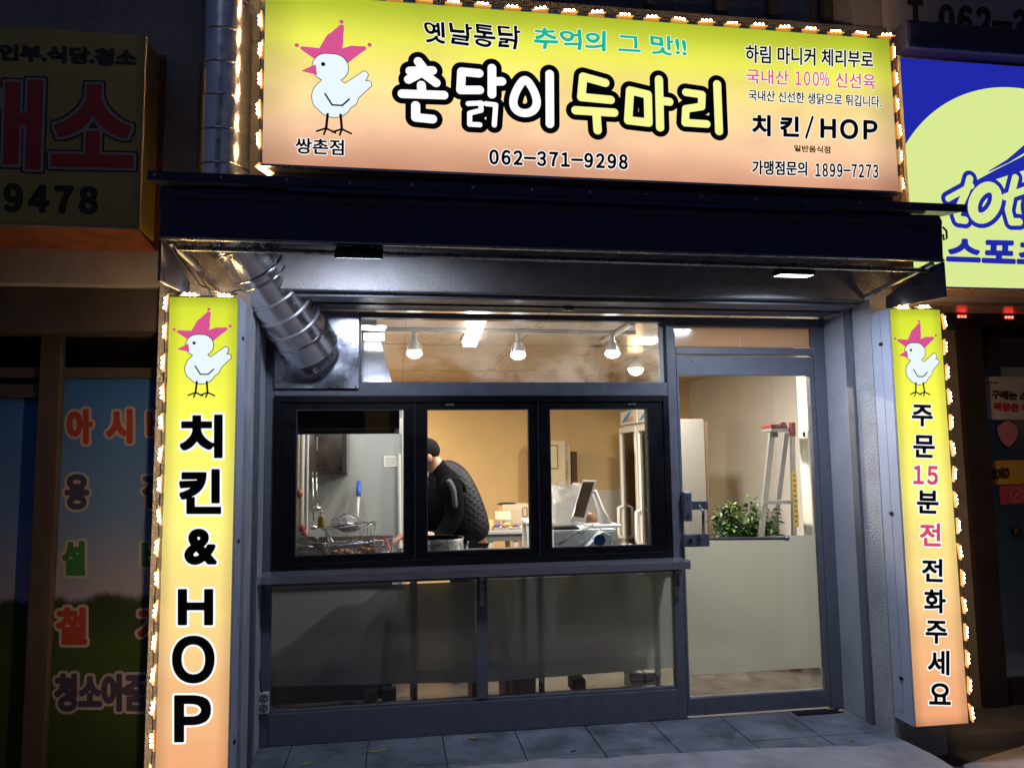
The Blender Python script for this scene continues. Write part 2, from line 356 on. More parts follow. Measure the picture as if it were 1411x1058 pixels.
fr = [(v[0], v[1]-.01, -.14) for v in vs[9*(n+1):]]; o = len(ap.v); ap.v += fr; ap.f += [(9*(n+1)+i, 9*(n+1)+i+1, o+i+1, o+i) for i in range(n)]
struct('apron', ap, M['cement'], smooth=50)
porch = struct('porch', bx(XL-.005, -1.0, -.13, XR+.003, .10, -.012), M['dark_wall'])
xj = [XL, -.565, -.156, .25, .66, 1.07, 1.462, 1.89, 2.30, XR]
for i in range(len(xj)-1):
    for (y0, y1) in ((-.395, -.004), (-.79, -.401)):
        dz = random.uniform(-.0015, .001)
        tl = put('tile', bx(xj[i]+.003, y0, -.011, xj[i+1]-.003, y1, dz), M['slate'], porch, bevel=.002)
lf = mat('leaf_dry', (.45, .36, .12), .8); lf2 = mat('leaf_green_dry', (.12, .2, .1), .8)
for k, (px, py, a, s, mm) in enumerate(((422, 1053, .2, .03, lf), (504, 1037, .8, .028, lf2), (516, 1037, -.3, .028, lf), (529, 1034, .5, .026, lf), (653, 1018, -.4, .028, lf), (453, 1032, 1, .02, lf2), (1159, 980, .7, .035, lf), (1143, 978, .1, .03, lf), (1173, 1020, .3, .018, lf), (790, 1035, .3, .02, lf2))):
    d = ray(px, py); p = CAM+d*(-CAM.z/d.z); ca, sa = math.cos(a), math.sin(a); lm = MB()
    pts = [(-1, 0, 0), (-.3, .35, .12), (.5, .28, .16), (1, 0, .1), (.5, -.28, .2), (-.3, -.35, .08)]
    lm.add([(p.x+s*(q[0]*ca-q[1]*sa), p.y+s*(q[0]*sa+q[1]*ca), .004+s*q[2]*.7) for q in pts]+[(p.x+s*(q[0]*ca-q[1]*sa), p.y+s*(q[0]*sa+q[1]*ca), .0052+s*q[2]*.7) for q in pts], [(0,1,2,3,4,5), (11,10,9,8,7,6)]+[(i, (i+1) % 6, (i+1) % 6+6, i+6) for i in range(6)])
    tag(put('fallen_leaf', lm, mm), ['small yellow leaf lying on the slate tiles by the lettered sign', 'greenish dry leaf under the double socket side of the porch', 'curled dry leaf touching the greenish one on the porch', 'dry leaf, last of the three close together on the porch', 'single dry leaf below the middle post of the shop front', 'tiny green leaf nearest the double socket', 'bright yellow leaf at the foot of the door jamb', 'dry leaf under the closed door', 'leaf bit on the tiles near the stucco pier', 'dark leaf scrap on the tiles in the middle of the porch'][k], 'leaf')
# right-hand lower ground with a rough cement patch
pm = MB(); k = 26; cx, cy = 4.1, -.95
pr = [(cx+(1.15+.10*math.sin(3*a)+.06*math.sin(7*a+1))*math.cos(a), cy+(.62+.05*math.sin(5*a))*math.sin(a)) for a in [2*math.pi*i/k for i in range(k)]]
pm.prism(pr, 'z', -.118, -.105); struct('cement_patch', pm, M['cement'])

# dark buildings across the street (seen only as reflections)
for x0_, x1_, h_, lb_ in ((-16, -7.5, 7, 'dark low building across the street to the west'), (-6.8, -.9, 10, 'dark tall building across the street facing the shop'), (-.2, 6.5, 6, 'dark low building across the street facing the door'), (7.4, 16, 9, 'dark tall building across the street to the east')):
    ob = thing('building', lb_, 'building', ((x0_+x1_)/2, -15, -.12)); put('wall', bx(x0_, -17, -.12, x1_, -13.5, h_), M['dark_wall'], ob)
    for i in range(int((x1_-x0_)/1.9)):
        for j in range(int(h_/3)): put('window', bx(x0_+.5+1.9*i, -13.5, .9+3*j, x0_+1.6+1.9*i, -13.47, 2.3+3*j), mat('dark_window', (.01, .012, .016), .1), ob)
# ------------------------------------------------------------------ building walls
# wall faces are broken up so that nothing overlaps
pier_l = put('pier', bx(-1.18, -.47, -.2, XL, .0, 2.42), M['stucco_side']); tag(pier_l, 'rough grey stucco pier behind the chicken and HOP pillar sign', 'pier')
pier_r = put('pier', bx(XR, -.47, -.2, 3.005, .0, 2.42), M['stucco_side']); tag(pier_r, 'rough grey stucco pier between the glass door and the dark neighbouring door', 'pier')
for side, x, xx, pr_, lab in ((-1, XL, XL+.006, pier_l, ''), (1, XR-.006, XR, pier_r, '')):
    put('plaster_reveal', bx(x, -.235, .002, xx, -.001, 2.37), M['plaster'], pr_)
    put('shutter_rail', bx(x-(.014 if side > 0 else 0), -.30, .003, xx+(.014 if side < 0 else 0), -.237, 2.419), M['frame_grey'], pr_, bevel=.003)
W = MB(); W.box(-6, -.47, 2.42, 8, -.0, 4.02)
wall = struct('wall_front', W, M['stucco'])
struct('wall_inner', MB().box(-6, .001, 2.46, 8, .2, 4.0), M['dark_wall'])
sof = put('soffit', bx(XL+.001, -.465, 2.416, XR-.001, -.002, 2.4195), M['frame_grey'], kind='structure')
sb = thing('roller_shutter_box', 'dark grey rolled-up shutter slot over the shop glazing', 'shutter', ((XL+XR)/2, -.2, 2.40))
put('slot_cover', bx(XL+.02, -.40, 2.396, XR-.02, -.25, 2.415), M['frame_grey'], sb, bevel=.004)
put('slot_cover', bx(XL+.02, -.22, 2.400, XR-.02, -.03, 2.415), M['frame_grey'], sb, bevel=.004)
put('bottom_rail', bx(XL+.03, -.245, 2.388, XR-.03, -.225, 2.412), M['black'], sb, bevel=.003)
put('lock_hasp', bx(.94, -.25, 2.374, 1.0, -.22, 2.39), M['alu'], sb, bevel=.003)
# upper storey: piers and dark windows above the signs
struct('wall_upper', MB().box(-6, -.44, 4.02, -.75, 0, 6.5).box(2.72, -.44, 4.02, 8, 0, 6.5).box(-.75, -.44, 5.6, 2.72, 0, 6.5), mat('upper_paint', (.26, .25, .3), .9, bump=(60, .7, .01), vary=(2, .2)))
struct('ledge', bx(-6, -.50, 4.021, 8, -.44, 4.07), M['dark_wall'])
uw = thing('upper_window', 'dark unlit window band above the lit chicken sign', 'window', (1, -.2, 4.07))
dk = mat('dark_frame', (.05, .045, .045), .5, vary=(6, .3))
for x in (-.75, -.2, .3, .9, 1.5, 1.95, 2.3, 2.66): put('mullion', bx(x, -.25, 4.071, x+.06, -.18, 5.6), dk, uw)
for a, b in zip((-.69, -.14, .36, .96, 1.56, 2.01, 2.36), (-.2, .3, .9, 1.5, 1.95, 2.3, 2.66)):
    put('pane', bx(a, -.21, 4.071, b, -.2, 5.6), CLEAR, uw)
struct('upper_room', MB().box(-.75, -.02, 4.07, 2.72, 0, 5.6), M['dark_wall'])

# ------------------------------------------------------------------ lit box signs
def led(parent, c, d, out=(0, -1, 0)):
    """one three-LED module, long axis d, shining towards out"""
    c = Vector(c)+Vector([random.uniform(-.003, .003) for _ in range(3)]); d = (Vector(d).normalized()+Vector([random.uniform(-.09, .09) for _ in range(3)])).normalized(); s = (Vector(out)+Vector((0, -.45, 0))).normalized(); t = d.cross(s).normalized(); m = MB()
    for k in (-1, 0, 1):
        q = c+d*k*.022; m.ball(q, .0076, (1, 1, 1), 8, 5)
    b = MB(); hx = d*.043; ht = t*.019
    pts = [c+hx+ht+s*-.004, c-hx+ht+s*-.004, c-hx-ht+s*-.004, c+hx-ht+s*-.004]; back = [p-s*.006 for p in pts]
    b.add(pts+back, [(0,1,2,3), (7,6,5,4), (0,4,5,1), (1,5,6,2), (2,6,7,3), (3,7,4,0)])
    o = put('led_module', b, mat('led_base_halo', (.75, .6, .4), .4, emit=1.0, ecol=(1, .40, .08)), parent); put('led_bulb', m, M['led_cap'], o, smooth=True)  # base plate glows orange to imitate the halo around the LEDs
def strand(parent, pts, r=.0022):
    m = MB(); q = []
    for a, b in zip(pts, pts[1:]):
        a, b = Vector(a), Vector(b); n = 5
        for k in range(n): t = k/n; q.append(a.lerp(b, t)+Vector((random.uniform(-.006, .006), random.uniform(-.004, 0), random.uniform(-.006, .006))))
    q.append(Vector(pts[-1])); m.tube(q, r, 5); put('wire', m, M['wire'], parent)
# main sign
SY = -.75; sx0, sx1, sz0, sz1 = -.655, 2.728, 2.955, 3.848
sign = thing('shop_sign', 'long lit yellow and peach box sign naming the chicken shop above the awning', 'sign', ((sx0+sx1)/2, SY+.14, sz0))
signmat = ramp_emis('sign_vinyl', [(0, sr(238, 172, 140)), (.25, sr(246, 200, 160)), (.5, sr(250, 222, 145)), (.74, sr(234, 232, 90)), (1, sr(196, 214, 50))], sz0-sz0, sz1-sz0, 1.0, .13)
# face kept in the sign's own coordinates (object space starts at the sign's foot)
fm = bx(sx0+.008, SY-.004, sz0+.008, sx1-.008, SY, sz1-.008)
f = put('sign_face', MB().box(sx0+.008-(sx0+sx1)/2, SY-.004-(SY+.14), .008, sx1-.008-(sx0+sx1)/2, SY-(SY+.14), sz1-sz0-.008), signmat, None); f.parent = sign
put('sign_case', bx(sx0, SY+.0005, sz0, sx1, -.475, sz1), mat('case_white', (.5, .48, .46), .45, vary=(3, .1)), sign)
put('sign_trim', frame_mb(sx0-.003, sz0-.003, sx1+.003, sz1+.003, .012, SY-.008, SY+.02), M['alu'], sign)
put('lower_lip', MB().box(sx0, SY+.06, sz0-.035, sx1, SY+.075, sz0-.001), mat('lip', (.2, .19, .2), .4, .5), sign)
T = lambda *a, **k: print_text(sign, *a, **k)
YT = SY-.004
oc = .0045
T('옛날통닭', [(584, 29), (717, 35), (716, 69), (584, 60)], YT, [(wlit, .0065, .001, 'lettering_outline'), (inkb, .0030, .002, 'lettering')], jitter=.0035, h=.002)
T('추억의 그 맛!!', [(735, 37), (946, 51), (946, 79), (735, 68)], YT, [(wlit, .007, .001, 'lettering_outline'), (tlit, .004, .002, 'lettering')], jitter=.003, h=.002)
T('０６２－３７１－９２９８', [(674, 206), (865, 213), (865, 234), (674, 227)], YT, [(wlit, .0085, .001, 'lettering_outline'), (ink, .0038, .002, 'lettering')], h=.002, space=.60)
T('쌍촌점', [(407, 190), (474, 193), (474, 215), (407, 212)], YT, [(wlit, .006, .001, 'lettering_outline'), (ink, .0022, .002, 'lettering')], h=.002)
T('하림 마니커 체리부로', [(1027, 62), (1203, 71), (1203, 95), (1027, 87)], YT, [(wlit, .006, .001, 'lettering_outline'), (ink, .0022, .002, 'lettering')], h=.002)
PK = [(wlit, .004, .001, 'lettering_outline'), (plit, .0012, .002, 'lettering')]
T('국내산', [(1028, 95), (1086.5, 98), (1086.5, 118), (1028, 116)], YT, PK, h=.002); T('１００％', [(1095.5, 98), (1142.5, 100), (1142.5, 120), (1095.5, 118)], YT, PK, h=.002, space=.62); T('신선육', [(1151, 100), (1206, 103), (1206, 124), (1151, 121.5)], YT, PK, h=.002)
T('국내산 신선한 생닭으로 튀깁니다.', [(1031, 124), (1214, 133), (1214, 149), (1031, 139)], YT, [(wlit, .0045, .001, 'lettering_outline'), (ink, .0012, .002, 'lettering')], h=.0017)
HK = [(wlit, .0095, .001, 'lettering_outline'), (ink, .0056, .002, 'lettering')]
T('치 킨', [(1036, 158), (1101, 161), (1101, 190), (1036, 188)], YT, HK, h=.002); T('／', [(1109, 160), (1121, 160), (1121, 192), (1109, 192)], YT, HK, h=.002); T('ＨＯＰ', [(1130, 163), (1209, 166), (1209, 194), (1130, 191)], YT, HK, h=.002, space=.80)
T('일반음식점', [(1094, 200), (1144, 202), (1144, 212), (1094, 209)], YT, [(blit, .0014, .0012, 'lettering')], h=.0016)
GK = [(wlit, .0062, .001, 'lettering_outline'), (ink, .0024, .002, 'lettering')]
T('가맹점문의', [(1036, 221), (1112, 223), (1112, 243), (1036, 241)], YT, GK, h=.0018); T('１８９９－７２７３', [(1123, 225), (1210, 227), (1210, 246), (1123, 244)], YT, GK, h=.0018, space=.60)
# the big rounded title, drawn stroke by stroke
def c1(x, y): p = P(340+x/3.0674, y/3.0674, YT); return (p.x, p.z)
def c2(x, y): p = P(780+x/3.0674, y/3.0674, YT); return (p.x, p.z)
def title(strokes, conv, fill):
    pts = [conv(*p) for st in strokes for p in st[1]]; xs_ = [p[0] for p in pts]; zs_ = [p[1] for p in pts]
    f = Field(min(xs_)-.03, min(zs_)-.03, max(xs_)+.03, max(zs_)+.03, .003, .042)
    for r, st in strokes: f.line([conv(*p) for p in st], r)
    put('title_outline', f.mesh(.029, YT-.001, 'title_outline'), inkb, sign); put('title', f.mesh(0, YT-.002, 'title'), fill, sign)
r = .0225
oval = [(1176+(46+8*math.sin(a))*math.cos(a)+6*math.sin(2*a), 410+70*math.sin(a)) for a in [2*math.pi*k/30 for k in range(31)]]
title([(r, [(725, 262), (745, 288)]), (r, [(690, 302), (785, 300)]), (r, [(740, 308), (684, 338)]), (r, [(746, 312), (800, 352)]), (r, [(738, 362), (740, 395)]), (r, [(657, 398), (833, 404)]), (r, [(714, 448), (714, 498), (785, 505)]),
       (r, [(982, 312), (908, 305), (904, 382), (984, 382)]), (r, [(1036, 290), (1036, 400)]), (r, [(1040, 346), (1078, 346)]), (.013, [(936, 440), (990, 437), (990, 468), (942, 480), (942, 527), (985, 529)]), (.013, [(1010, 440), (1052, 445), (1046, 530)]),
       (r*.95, oval), (r, [(1280, 315), (1281, 525)])], c1, wlit)
title([(r, [(165, 352), (72, 326), (64, 412), (188, 424)]), (r, [(40, 468), (203, 478)]), (r, [(128, 480), (133, 552)]),
       (r, [(270, 384), (262, 510), (348, 520), (345, 402), (270, 384)]), (r, [(392, 338), (397, 540)]), (r, [(402, 428), (436, 432)]),
       (r*.93, [(506, 392), (574, 402), (572, 452), (506, 462), (503, 520), (594, 526)]), (r, [(638, 358), (646, 556)])], c2, ylit)
# plain hen emblem in the same place, size and colours
def hen(parent, cx, cz, s, Y):
    """a plain generic hen: pink comb, white body"""
    t = lambda x, z: (cx+x*s, cz+z*s)
    def F_(): return Field(cx-.62*s, cz-.9*s, cx+.62*s, cz+.95*s, .0022, .01)
    f = F_()
    for a, b, r1, r2 in (((-.06, .36), (.02, .60), .17, .13), ((.02, .60), (.12, .82), .13, .04), ((.05, .32), (.28, .46), .14, .09), ((.28, .46), (.44, .52), .09, .035), ((-.12, .36), (-.42, .46), .12, .03)): f.cap(t(*a), t(*b), r1*s, r2*s)
    f.cap(t(.12, .9), t(.121, .9), .03*s); f.cap(t(.52, .58), t(.521, .58), .03*s); f.cap(t(-.5, .5), t(-.501, .5), .03*s)
    put('emblem_comb', f.mesh(0, Y-.001, 'comb'), plit, parent)
    f = F_(); f.cap(t(-.08, .2), t(.02, .2), .2*s); f.cap(t(-.02, .05), t(0, -.2), .11*s, .26*s); f.cap(t(0, -.25), t(.02, -.28), .28*s, .26*s)
    f.cap(t(.2, -.22), t(.45, .12), .17*s, .05*s); f.cap(t(.15, -.25), t(.5, -.02), .15*s, .05*s)
    put('emblem_outline', f.mesh(.0035, Y-.0014, 'outline'), ink, parent); put('emblem_body', f.mesh(0, Y-.002, 'body'), whl, parent)
    f = F_(); f.line([t(-.06, -.5), t(-.08, -.72)], .018*s); f.line([t(.12, -.5), t(.14, -.72)], .018*s)
    for x in (-.08, .14): f.line([t(x-.13, -.76), t(x, -.71), t(x+.13, -.77)], .014*s); f.line([t(x, -.71), t(x-.03, -.8)], .014*s)
    f.cap(t(-.13, .24), t(-.131, .24), .03*s); f.line([t(-.1, -.2), t(0, -.36), t(.14, -.36), t(.24, -.26)], .012*s)
    put('emblem_lines', f.mesh(0, Y-.0025, 'lines'), ink, parent)
    f = F_(); f.poly([t(-.24, .22), t(-.42, .12), t(-.22, .08)]); put('emblem_beak', f.mesh(.002, Y-.003, 'beak'), plit, parent)
p = P(458, 112, YT); hen(sign, p.x, p.z, .345, YT)
# light chain round the sign
ex = SY-.012
for k in range(24):
    px = 308+39.6*k if k < 13 else 0
    X = P(291+k*40.5 - .10*k*k, 0, SY).x
    X = sx0+.03+(sx1-sx0-.06)*k/22.0
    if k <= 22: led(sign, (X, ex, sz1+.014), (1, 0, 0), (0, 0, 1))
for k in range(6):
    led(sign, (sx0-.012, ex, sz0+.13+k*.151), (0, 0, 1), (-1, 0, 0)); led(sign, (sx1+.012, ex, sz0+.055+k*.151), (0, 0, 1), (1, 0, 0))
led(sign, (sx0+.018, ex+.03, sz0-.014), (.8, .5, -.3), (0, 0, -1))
strand(sign, [(sx0-.01, ex, sz0+.1), (sx0-.01, ex, sz1+.01), (sx0+1, ex, sz1+.014), (sx0+2.2, ex, sz1+.012), (sx1+.01, ex, sz1+.01), (sx1+.012, ex, sz0+.02), (sx1+.015, ex+.1, sz0-.1)])

# two pillar signs
def pillar(x0, x1, z0, z1, lab, side):
    s_ = thing('pillar_sign', lab, 'sign', ((x0+x1)/2, -.5, z0), 'upright lit signs on the two piers')
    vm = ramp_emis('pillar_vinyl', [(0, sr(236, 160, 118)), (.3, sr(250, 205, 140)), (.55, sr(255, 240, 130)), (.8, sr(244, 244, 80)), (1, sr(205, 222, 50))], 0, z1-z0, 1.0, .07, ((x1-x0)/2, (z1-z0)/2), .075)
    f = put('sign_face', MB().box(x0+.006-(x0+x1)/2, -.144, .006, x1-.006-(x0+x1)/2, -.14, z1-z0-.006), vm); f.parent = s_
    put('sign_case', bx(x0, -.6395, z0, x1, -.472, z1), M['white_panel'], s_, bevel=.003)
    xs_ = x1 if side < 0 else x0; d = .003 if side < 0 else -.003
    put('case_cover', MB().box(xs_, -.636, z0+.004, xs_+d, -.56, z1-.004), M['white_panel'], s_, bevel=.001)
    put('case_cover', MB().box(xs_, -.556, z0+.05, xs_+d, -.485, z1-.004), M['white_panel'], s_, bevel=.001)
    for zz in (z0+.22, (z0+z1)/2-.02, z1-.2): put('latch', bx(xs_, -.572, zz, xs_+d*3.5, -.545, zz+.018), M['black'], s_, bevel=.003)
    return s_
pl = pillar(-1.086, -.762, .0, 2.334, 'lit pillar sign lettered chicken and HOP beside the serving window', -1)
pr = pillar(2.697, 3.012, .098, 2.338, 'lit pillar sign asking for a phone order 15 minutes ahead, beside the door', 1)
YP = -.6445
def letters(par, items, m, oc=.009, gr=.0100, h=.0025):
    for t, x0, y0, x1, y1, *r_ in items:
        mm = r_[0] if r_ else m; sk = (x1-x0)*(.0 if par is pl else .03)
        print_text(par, t, [(x0, y0), (x1, y0+sk), (x1, y1+sk), (x0, y1)], YP, [(wlit, gr+oc, .001, 'lettering_outline'), (mm, gr, .002, 'lettering')], h=h, pn=None if t in 'Ｏ&' else 5, space=.62 if t == '１５' else 1)
letters(pl, [('치', 248, 571, 307, 631), ('킨', 247, 646, 305, 708), ('&', 254, 728, 299, 778), ('Ｈ', 245, 811, 294, 861), ('Ｏ', 237, 875, 296, 941), ('Ｐ', 240, 957, 291, 1022)], inkb)
letters(pr, [('주', 1256, 557, 1285, 587), ('문', 1258, 599, 1288, 630), ('１５', 1258, 641, 1292, 667, rlit), ('분', 1263, 675, 1293, 707), ('전', 1267, 720, 1296, 752, rlit), ('전', 1270, 769, 1299, 801), ('화', 1273, 811, 1303, 844), ('주', 1275, 854, 1305, 886), ('세', 1278, 895, 1308, 929), ('요', 1280, 940, 1310, 970)], ink, .006, .0042, .002)
p = P(277, 490, YP); hen(pl, p.x, p.z, .25, YP); p = P(1263, 497, YP); hen(pr, p.x, p.z, .245, YP)
exp_ = -.652
for k in range(16): 
    z = 2.334-.035-k*.1437
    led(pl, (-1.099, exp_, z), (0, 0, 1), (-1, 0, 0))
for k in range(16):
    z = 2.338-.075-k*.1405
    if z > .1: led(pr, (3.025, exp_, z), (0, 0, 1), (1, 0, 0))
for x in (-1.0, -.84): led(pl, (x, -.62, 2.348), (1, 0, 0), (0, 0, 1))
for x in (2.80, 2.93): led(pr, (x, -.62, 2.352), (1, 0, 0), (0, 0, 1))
strand(pl, [(-1.097, exp_, .01), (-1.097, exp_, 1.2), (-1.097, exp_, 2.33), (-.78, -.63, 2.347)])
strand(pr, [(3.024, exp_, .12), (3.024, exp_, 1.2), (3.024, exp_, 2.33), (2.72, -.63, 2.35)])

# ------------------------------------------------------------------ awning
aw = thing('awning', 'dark navy folded awning with silver lower edge over the shop front', 'awning', (.9, -.95, 2.3))
ax0, ax1 = -1.045, 2.81
put('cover_plate', MB().prism([(-.955, 2.795), (-.955, 2.825), (-.47, 2.90), (-.47, 2.87)], 'x', -1.098, 2.95), M['navy_metal'], aw, bevel=.003)
put('front_lip', bx(-1.1, -.962, 2.788, 2.952, -.956, 2.83), M['navy'], aw, bevel=.002)
for k in range(15): put('screw', MB().lathe((-1.07+k*.284, -.962, 2.812), [(.0001, -.004), (.006, -.004), (.008, 0)], 8, (0, 1, 0)), M['alu'], aw)
# valance: an extruded profile with a roll at the top, slight sag
vp = [(-.93, 2.775), (-.945, 2.745), (-.948, 2.742), (-.948, 2.722), (-.945, 2.718), (-.94, 2.55), (-.945, 2.535), (-.90, 2.535), (-.90, 2.775)]
n = 40; vm = MB(); L = len(vp)
for i in range(n+1):
    x = ax0+(ax1-ax0)*i/n; dz = -.006*math.sin(math.pi*i/n)
    vm.v += [(x, y+.0025*math.sin(i*1.7+z*9), z+dz) for y, z in vp]
vm.f += [(i*L+k, i*L+(k+1) % L, (i+1)*L+(k+1) % L, (i+1)*L+k) for i in range(n) for k in range(L)]+[tuple(range(L)), tuple(n*L+k for k in range(L))]
put('valance', vm, M['navy'], aw, smooth=30)
put('stripe', bx(ax0+.002, -.9505, 2.717, ax1-.002, -.9485, 2.737), mat('stripe', (.06, .06, .075), .7), aw)
put('roller_tube', MB().tube([(ax0, -.80, 2.77), (ax1, -.80, 2.77)], .045, 12), M['navy'], aw, smooth=40)
put('bottom_edge', bx(ax0, -.953, 2.524, ax1, -.925, 2.5345), M['alu'], aw, bevel=.003)
put('inner_strip', bx(-.50, -.9535, 2.764, 2.15, -.9485, 2.786), mat('strip_blue', (.03, .05, .20), .5), aw)
put('front_rail', MB().tube([(ax0+.04, -.85, 2.512), (ax1-.02, -.85, 2.500)], .013, 10), M['alu'], aw, smooth=40)
for x, xx in ((ax0-.004, ax0+.008), (ax1-.008, ax1+.004)):
    put('end_panel', MB().prism([(-.945, 2.335), (-.945, 2.523), (-.80, 2.523), (-.471, 2.44), (-.471, 2.37)], 'x', x, xx), M['navy_metal'], aw, bevel=.002)
for x0_, x1_ in ((ax0+.03, -.6), (ax1-.03, 2.3)): put('folding_arm', MB().tube([(x0_, -.9, 2.525), (x0_+(x1_-x0_)*.25, -.48, 2.43)], .014, 8), M['alu'], aw, smooth=40)
put('crank_hook', MB().tube([(ax1+.01, -.94, 2.71), (ax1+.03, -.94, 2.69), (ax1+.03, -.94, 2.65), (ax1+.012, -.94, 2.64), (ax1+.01, -.94, 2.67)], .005, 8), M['black'], aw)
strand(aw, [(-1.0, -.9, 2.5), (-.93, -.7, 2.38), (-.86, -.6, 2.36), (-.98, -.6, 2.48), (-.9, -.55, 2.35), (-.78, -.5, 2.40)], .004)
strand(aw, [(-.95, -.8, 2.5), (-.9, -.6, 2.4), (-.84, -.62, 2.36), (-.77, -.62, 2.35)], .003)
# floodlights
def flood(px0, px1, z, lab, power, ang, dep, Y0):
    """LED floodlight; ang: how far its face is turned from straight down towards the shop"""
    x0, x1 = P(px0, 352, Y0).x, P(px1, 352, Y0).x; c = (x0+x1)/2
    t = thing('floodlight', lab, 'lamp', (c, Y0, z), 'floodlights under the awning')
    def rot(mb):
        ca, sa = math.cos(ang), math.sin(ang)
        mb.v = [(x, Y0+(y*ca-z_*sa), z+(y*sa+z_*ca)) for x, y, z_ in mb.v]; return mb
    put('housing', rot(MB().box(x0, -dep/2, .004, x1, dep/2, .030)), M['black'], t, bevel=.004)
    for k in range(9): xx = x0+.012+(x1-x0-.024)*k/8; put('fin', rot(MB().box(xx-.003, -dep/2+.005, .0305, xx+.003, dep/2-.005, .048)), M['black'], t)
    put('bracket', MB().box(c-.012, Y0-.012, z+.03, c+.012, Y0+.012, z+.075), M['alu'], t)
    put('lens', rot(MB().box(x0+.008, -dep/2+.008, .0025, x1-.008, dep/2-.008, .0038)), emis('flood_lens', (.85, .93, 1), 14), t)
    l = bpy.data.objects.new('flood_light', bpy.data.lights.new('flood_light', 'AREA')); COL.objects.link(l); l.data.shape = 'RECTANGLE'
    l.data.size = .18; l.data.size_y = dep; l.data.color = (.70, .80, 1); l.data.energy = power
    l.location = (c, Y0+math.sin(ang)*.004, z-.004*math.cos(ang)); l.rotation_euler = (ang, 0, 0); l.data.spread = math.radians(165)
flood(462, 528, 2.488, 'black finned floodlight under the awning nearest the metal duct', 9, math.radians(32), .11, -.885)
flood(1068, 1116, 2.462, 'bright white floodlight glowing under the awning in front of the door', 19, math.radians(4), .085, -.80)

# ------------------------------------------------------------------ ventilation duct
du = thing('ventilation_duct', 'shiny galvanised duct running down the wall and bending to a steel plate', 'duct', (-.855, -.61, 4.6))
R_ = .125; A = Vector((-.855, -.615, 2.74)); B = Vector((-.463, -.02, 2.135)); dr = (B-A).normalized()
put('riser', MB().tube([(A.x, A.y, 4.8), (A.x, A.y, 4.2), (A.x, A.y, 3.4), (A.x, A.y, 2.80)], R_, 40), M['duct'], du, smooth=40)
k = 2.80
while k < 4.8:
    put('seam_ring', MB().lathe((A.x, A.y, k), [(R_+.0005, -.006), (R_+.005, -.002), (R_+.005, .002), (R_+.0005, .006)], 40), M['duct'], du, smooth=True); k += .171
D1 = A+dr*.08; RL = R_+.030
E0 = Vector((A.x, A.y, 2.82)); E2 = D1+dr*.04
put('elbow', MB().tube([(1-t)**2*E0+2*t*(1-t)*A+t*t*E2 for t in [k/10 for k in range(11)]], [R_+.002+.003*k for k in range(11)], 40), M['duct'], du, smooth=40)
put('lower_section', MB().tube([D1, A+dr*.4, B-dr*.08], RL, 48), M['duct'], du, smooth=40)
for t, wb in ((.13, .009), (.30, .012), (.345, .008), (.47, .010), (.58, .011), (.68, .010)):
    c = A+dr*t; put('joint_band', MB().lathe(c, [(RL-.001, -wb), (RL+.007, -wb*.5), (RL+.007, wb*.5), (RL-.001, wb)], 48, dr), mat('band_steel', (.7, .7, .74), .42, .9) if t > .4 else M['duct'], du, smooth=True)
# collar flattened against the plate
fl_ = [(B-dr*(.17-.0165*k), RL+.002+(.008 if k % 2 else 0)) for k in range(9)]
put('flexible_collar', MB().tube([q[0] for q in fl_]+[B+dr*.02], [q[1] for q in fl_]+[RL-.01], 48), M['duct'], du, smooth=60)
a = prect(379, 429, 494, 535, -.02)
pm = MB(); nx_ = 14
vs = [(a[0]+(a[2]-a[0])*i/nx_, -.022-.004*math.sin(i*.8)*math.sin(j*.7), a[1]+(a[3]-a[1])*j/nx_) for j in range(nx_+1) for i in range(nx_+1)]
pm.add(vs, [(j*(nx_+1)+i, j*(nx_+1)+i+1, (j+1)*(nx_+1)+i+1, (j+1)*(nx_+1)+i) for j in range(nx_) for i in range(nx_)]).box(a[0], -.016, a[1], a[2], -.008, a[3])
put('wall_plate', pm, M['steel_plate'], du, smooth=30)
for fx in (.03, .5, .97):
    for fz in (.03, .97): put('screw', MB().lathe((a[0]+(a[2]-a[0])*fx, -.022, a[1]+(a[3]-a[1])*fz), [(.004, -.010), (.006, -.006), (.006, 0)], 8, (0, 1, 0)), M['alu'], du)

# ------------------------------------------------------------------ shop front
sf = thing('shopfront_glazing', 'dark grey aluminium shop front glazing with frosted lower panes', 'shop front', (1, 0, 0))
fg = M['frame_grey']; D0, D1_ = .0, .07
def bar(x0, z0, x1, z1, y0=0., y1=.07, nm='frame_bar', m=None, b=.003): return put(nm, bx(x0, y0, z0, x1, y1, z1), m or fg, sf, bevel=b)
bar(XL, .0, -.688, 2.395); bar(2.612, .0, XR-.001, 2.395); bar(1.636, 0, 1.694, 2.395)     # uprights
bar(-.688, 2.362, 1.636, 2.395); bar(1.694, 2.338, 2.612, 2.395)
bar(-.688, 1.905, 1.636, 1.985); bar(1.694, 2.162, 2.612, 2.205)
bar(-.688, .0, 1.636, .170, -.004, .066, 'kick_panel'); bar(-.688, .1705, 1.636, .184, .01, .06)
bar(-.688, .846, 1.636, .925, .004, .07); bar(.450, .1845, .512, .8455, -.002, .06)
bar(-.23, 1.985, -.21, 2.362, .005, .06)
put('transom_pane', bx(-.210, .03, 1.985, 1.636, .036, 2.362), M['misted'], sf)
put('transom_pane', bx(1.694, .03, 2.205, 2.612, .036, 2.338), CLEAR, sf)
for a0_, a1_ in ((1.695, 2.135), (2.141, 2.611)): put('transom_board', bx(a0_, .045, 2.215, a1_, .055, 2.337), frosted('board_tan', (.78, .62, .48), 0), sf)
put('transom_seal', bx(2.1355, .043, 2.206, 2.1405, .05, 2.337), mat('seal_white', (.8, .78, .7), .4), sf)
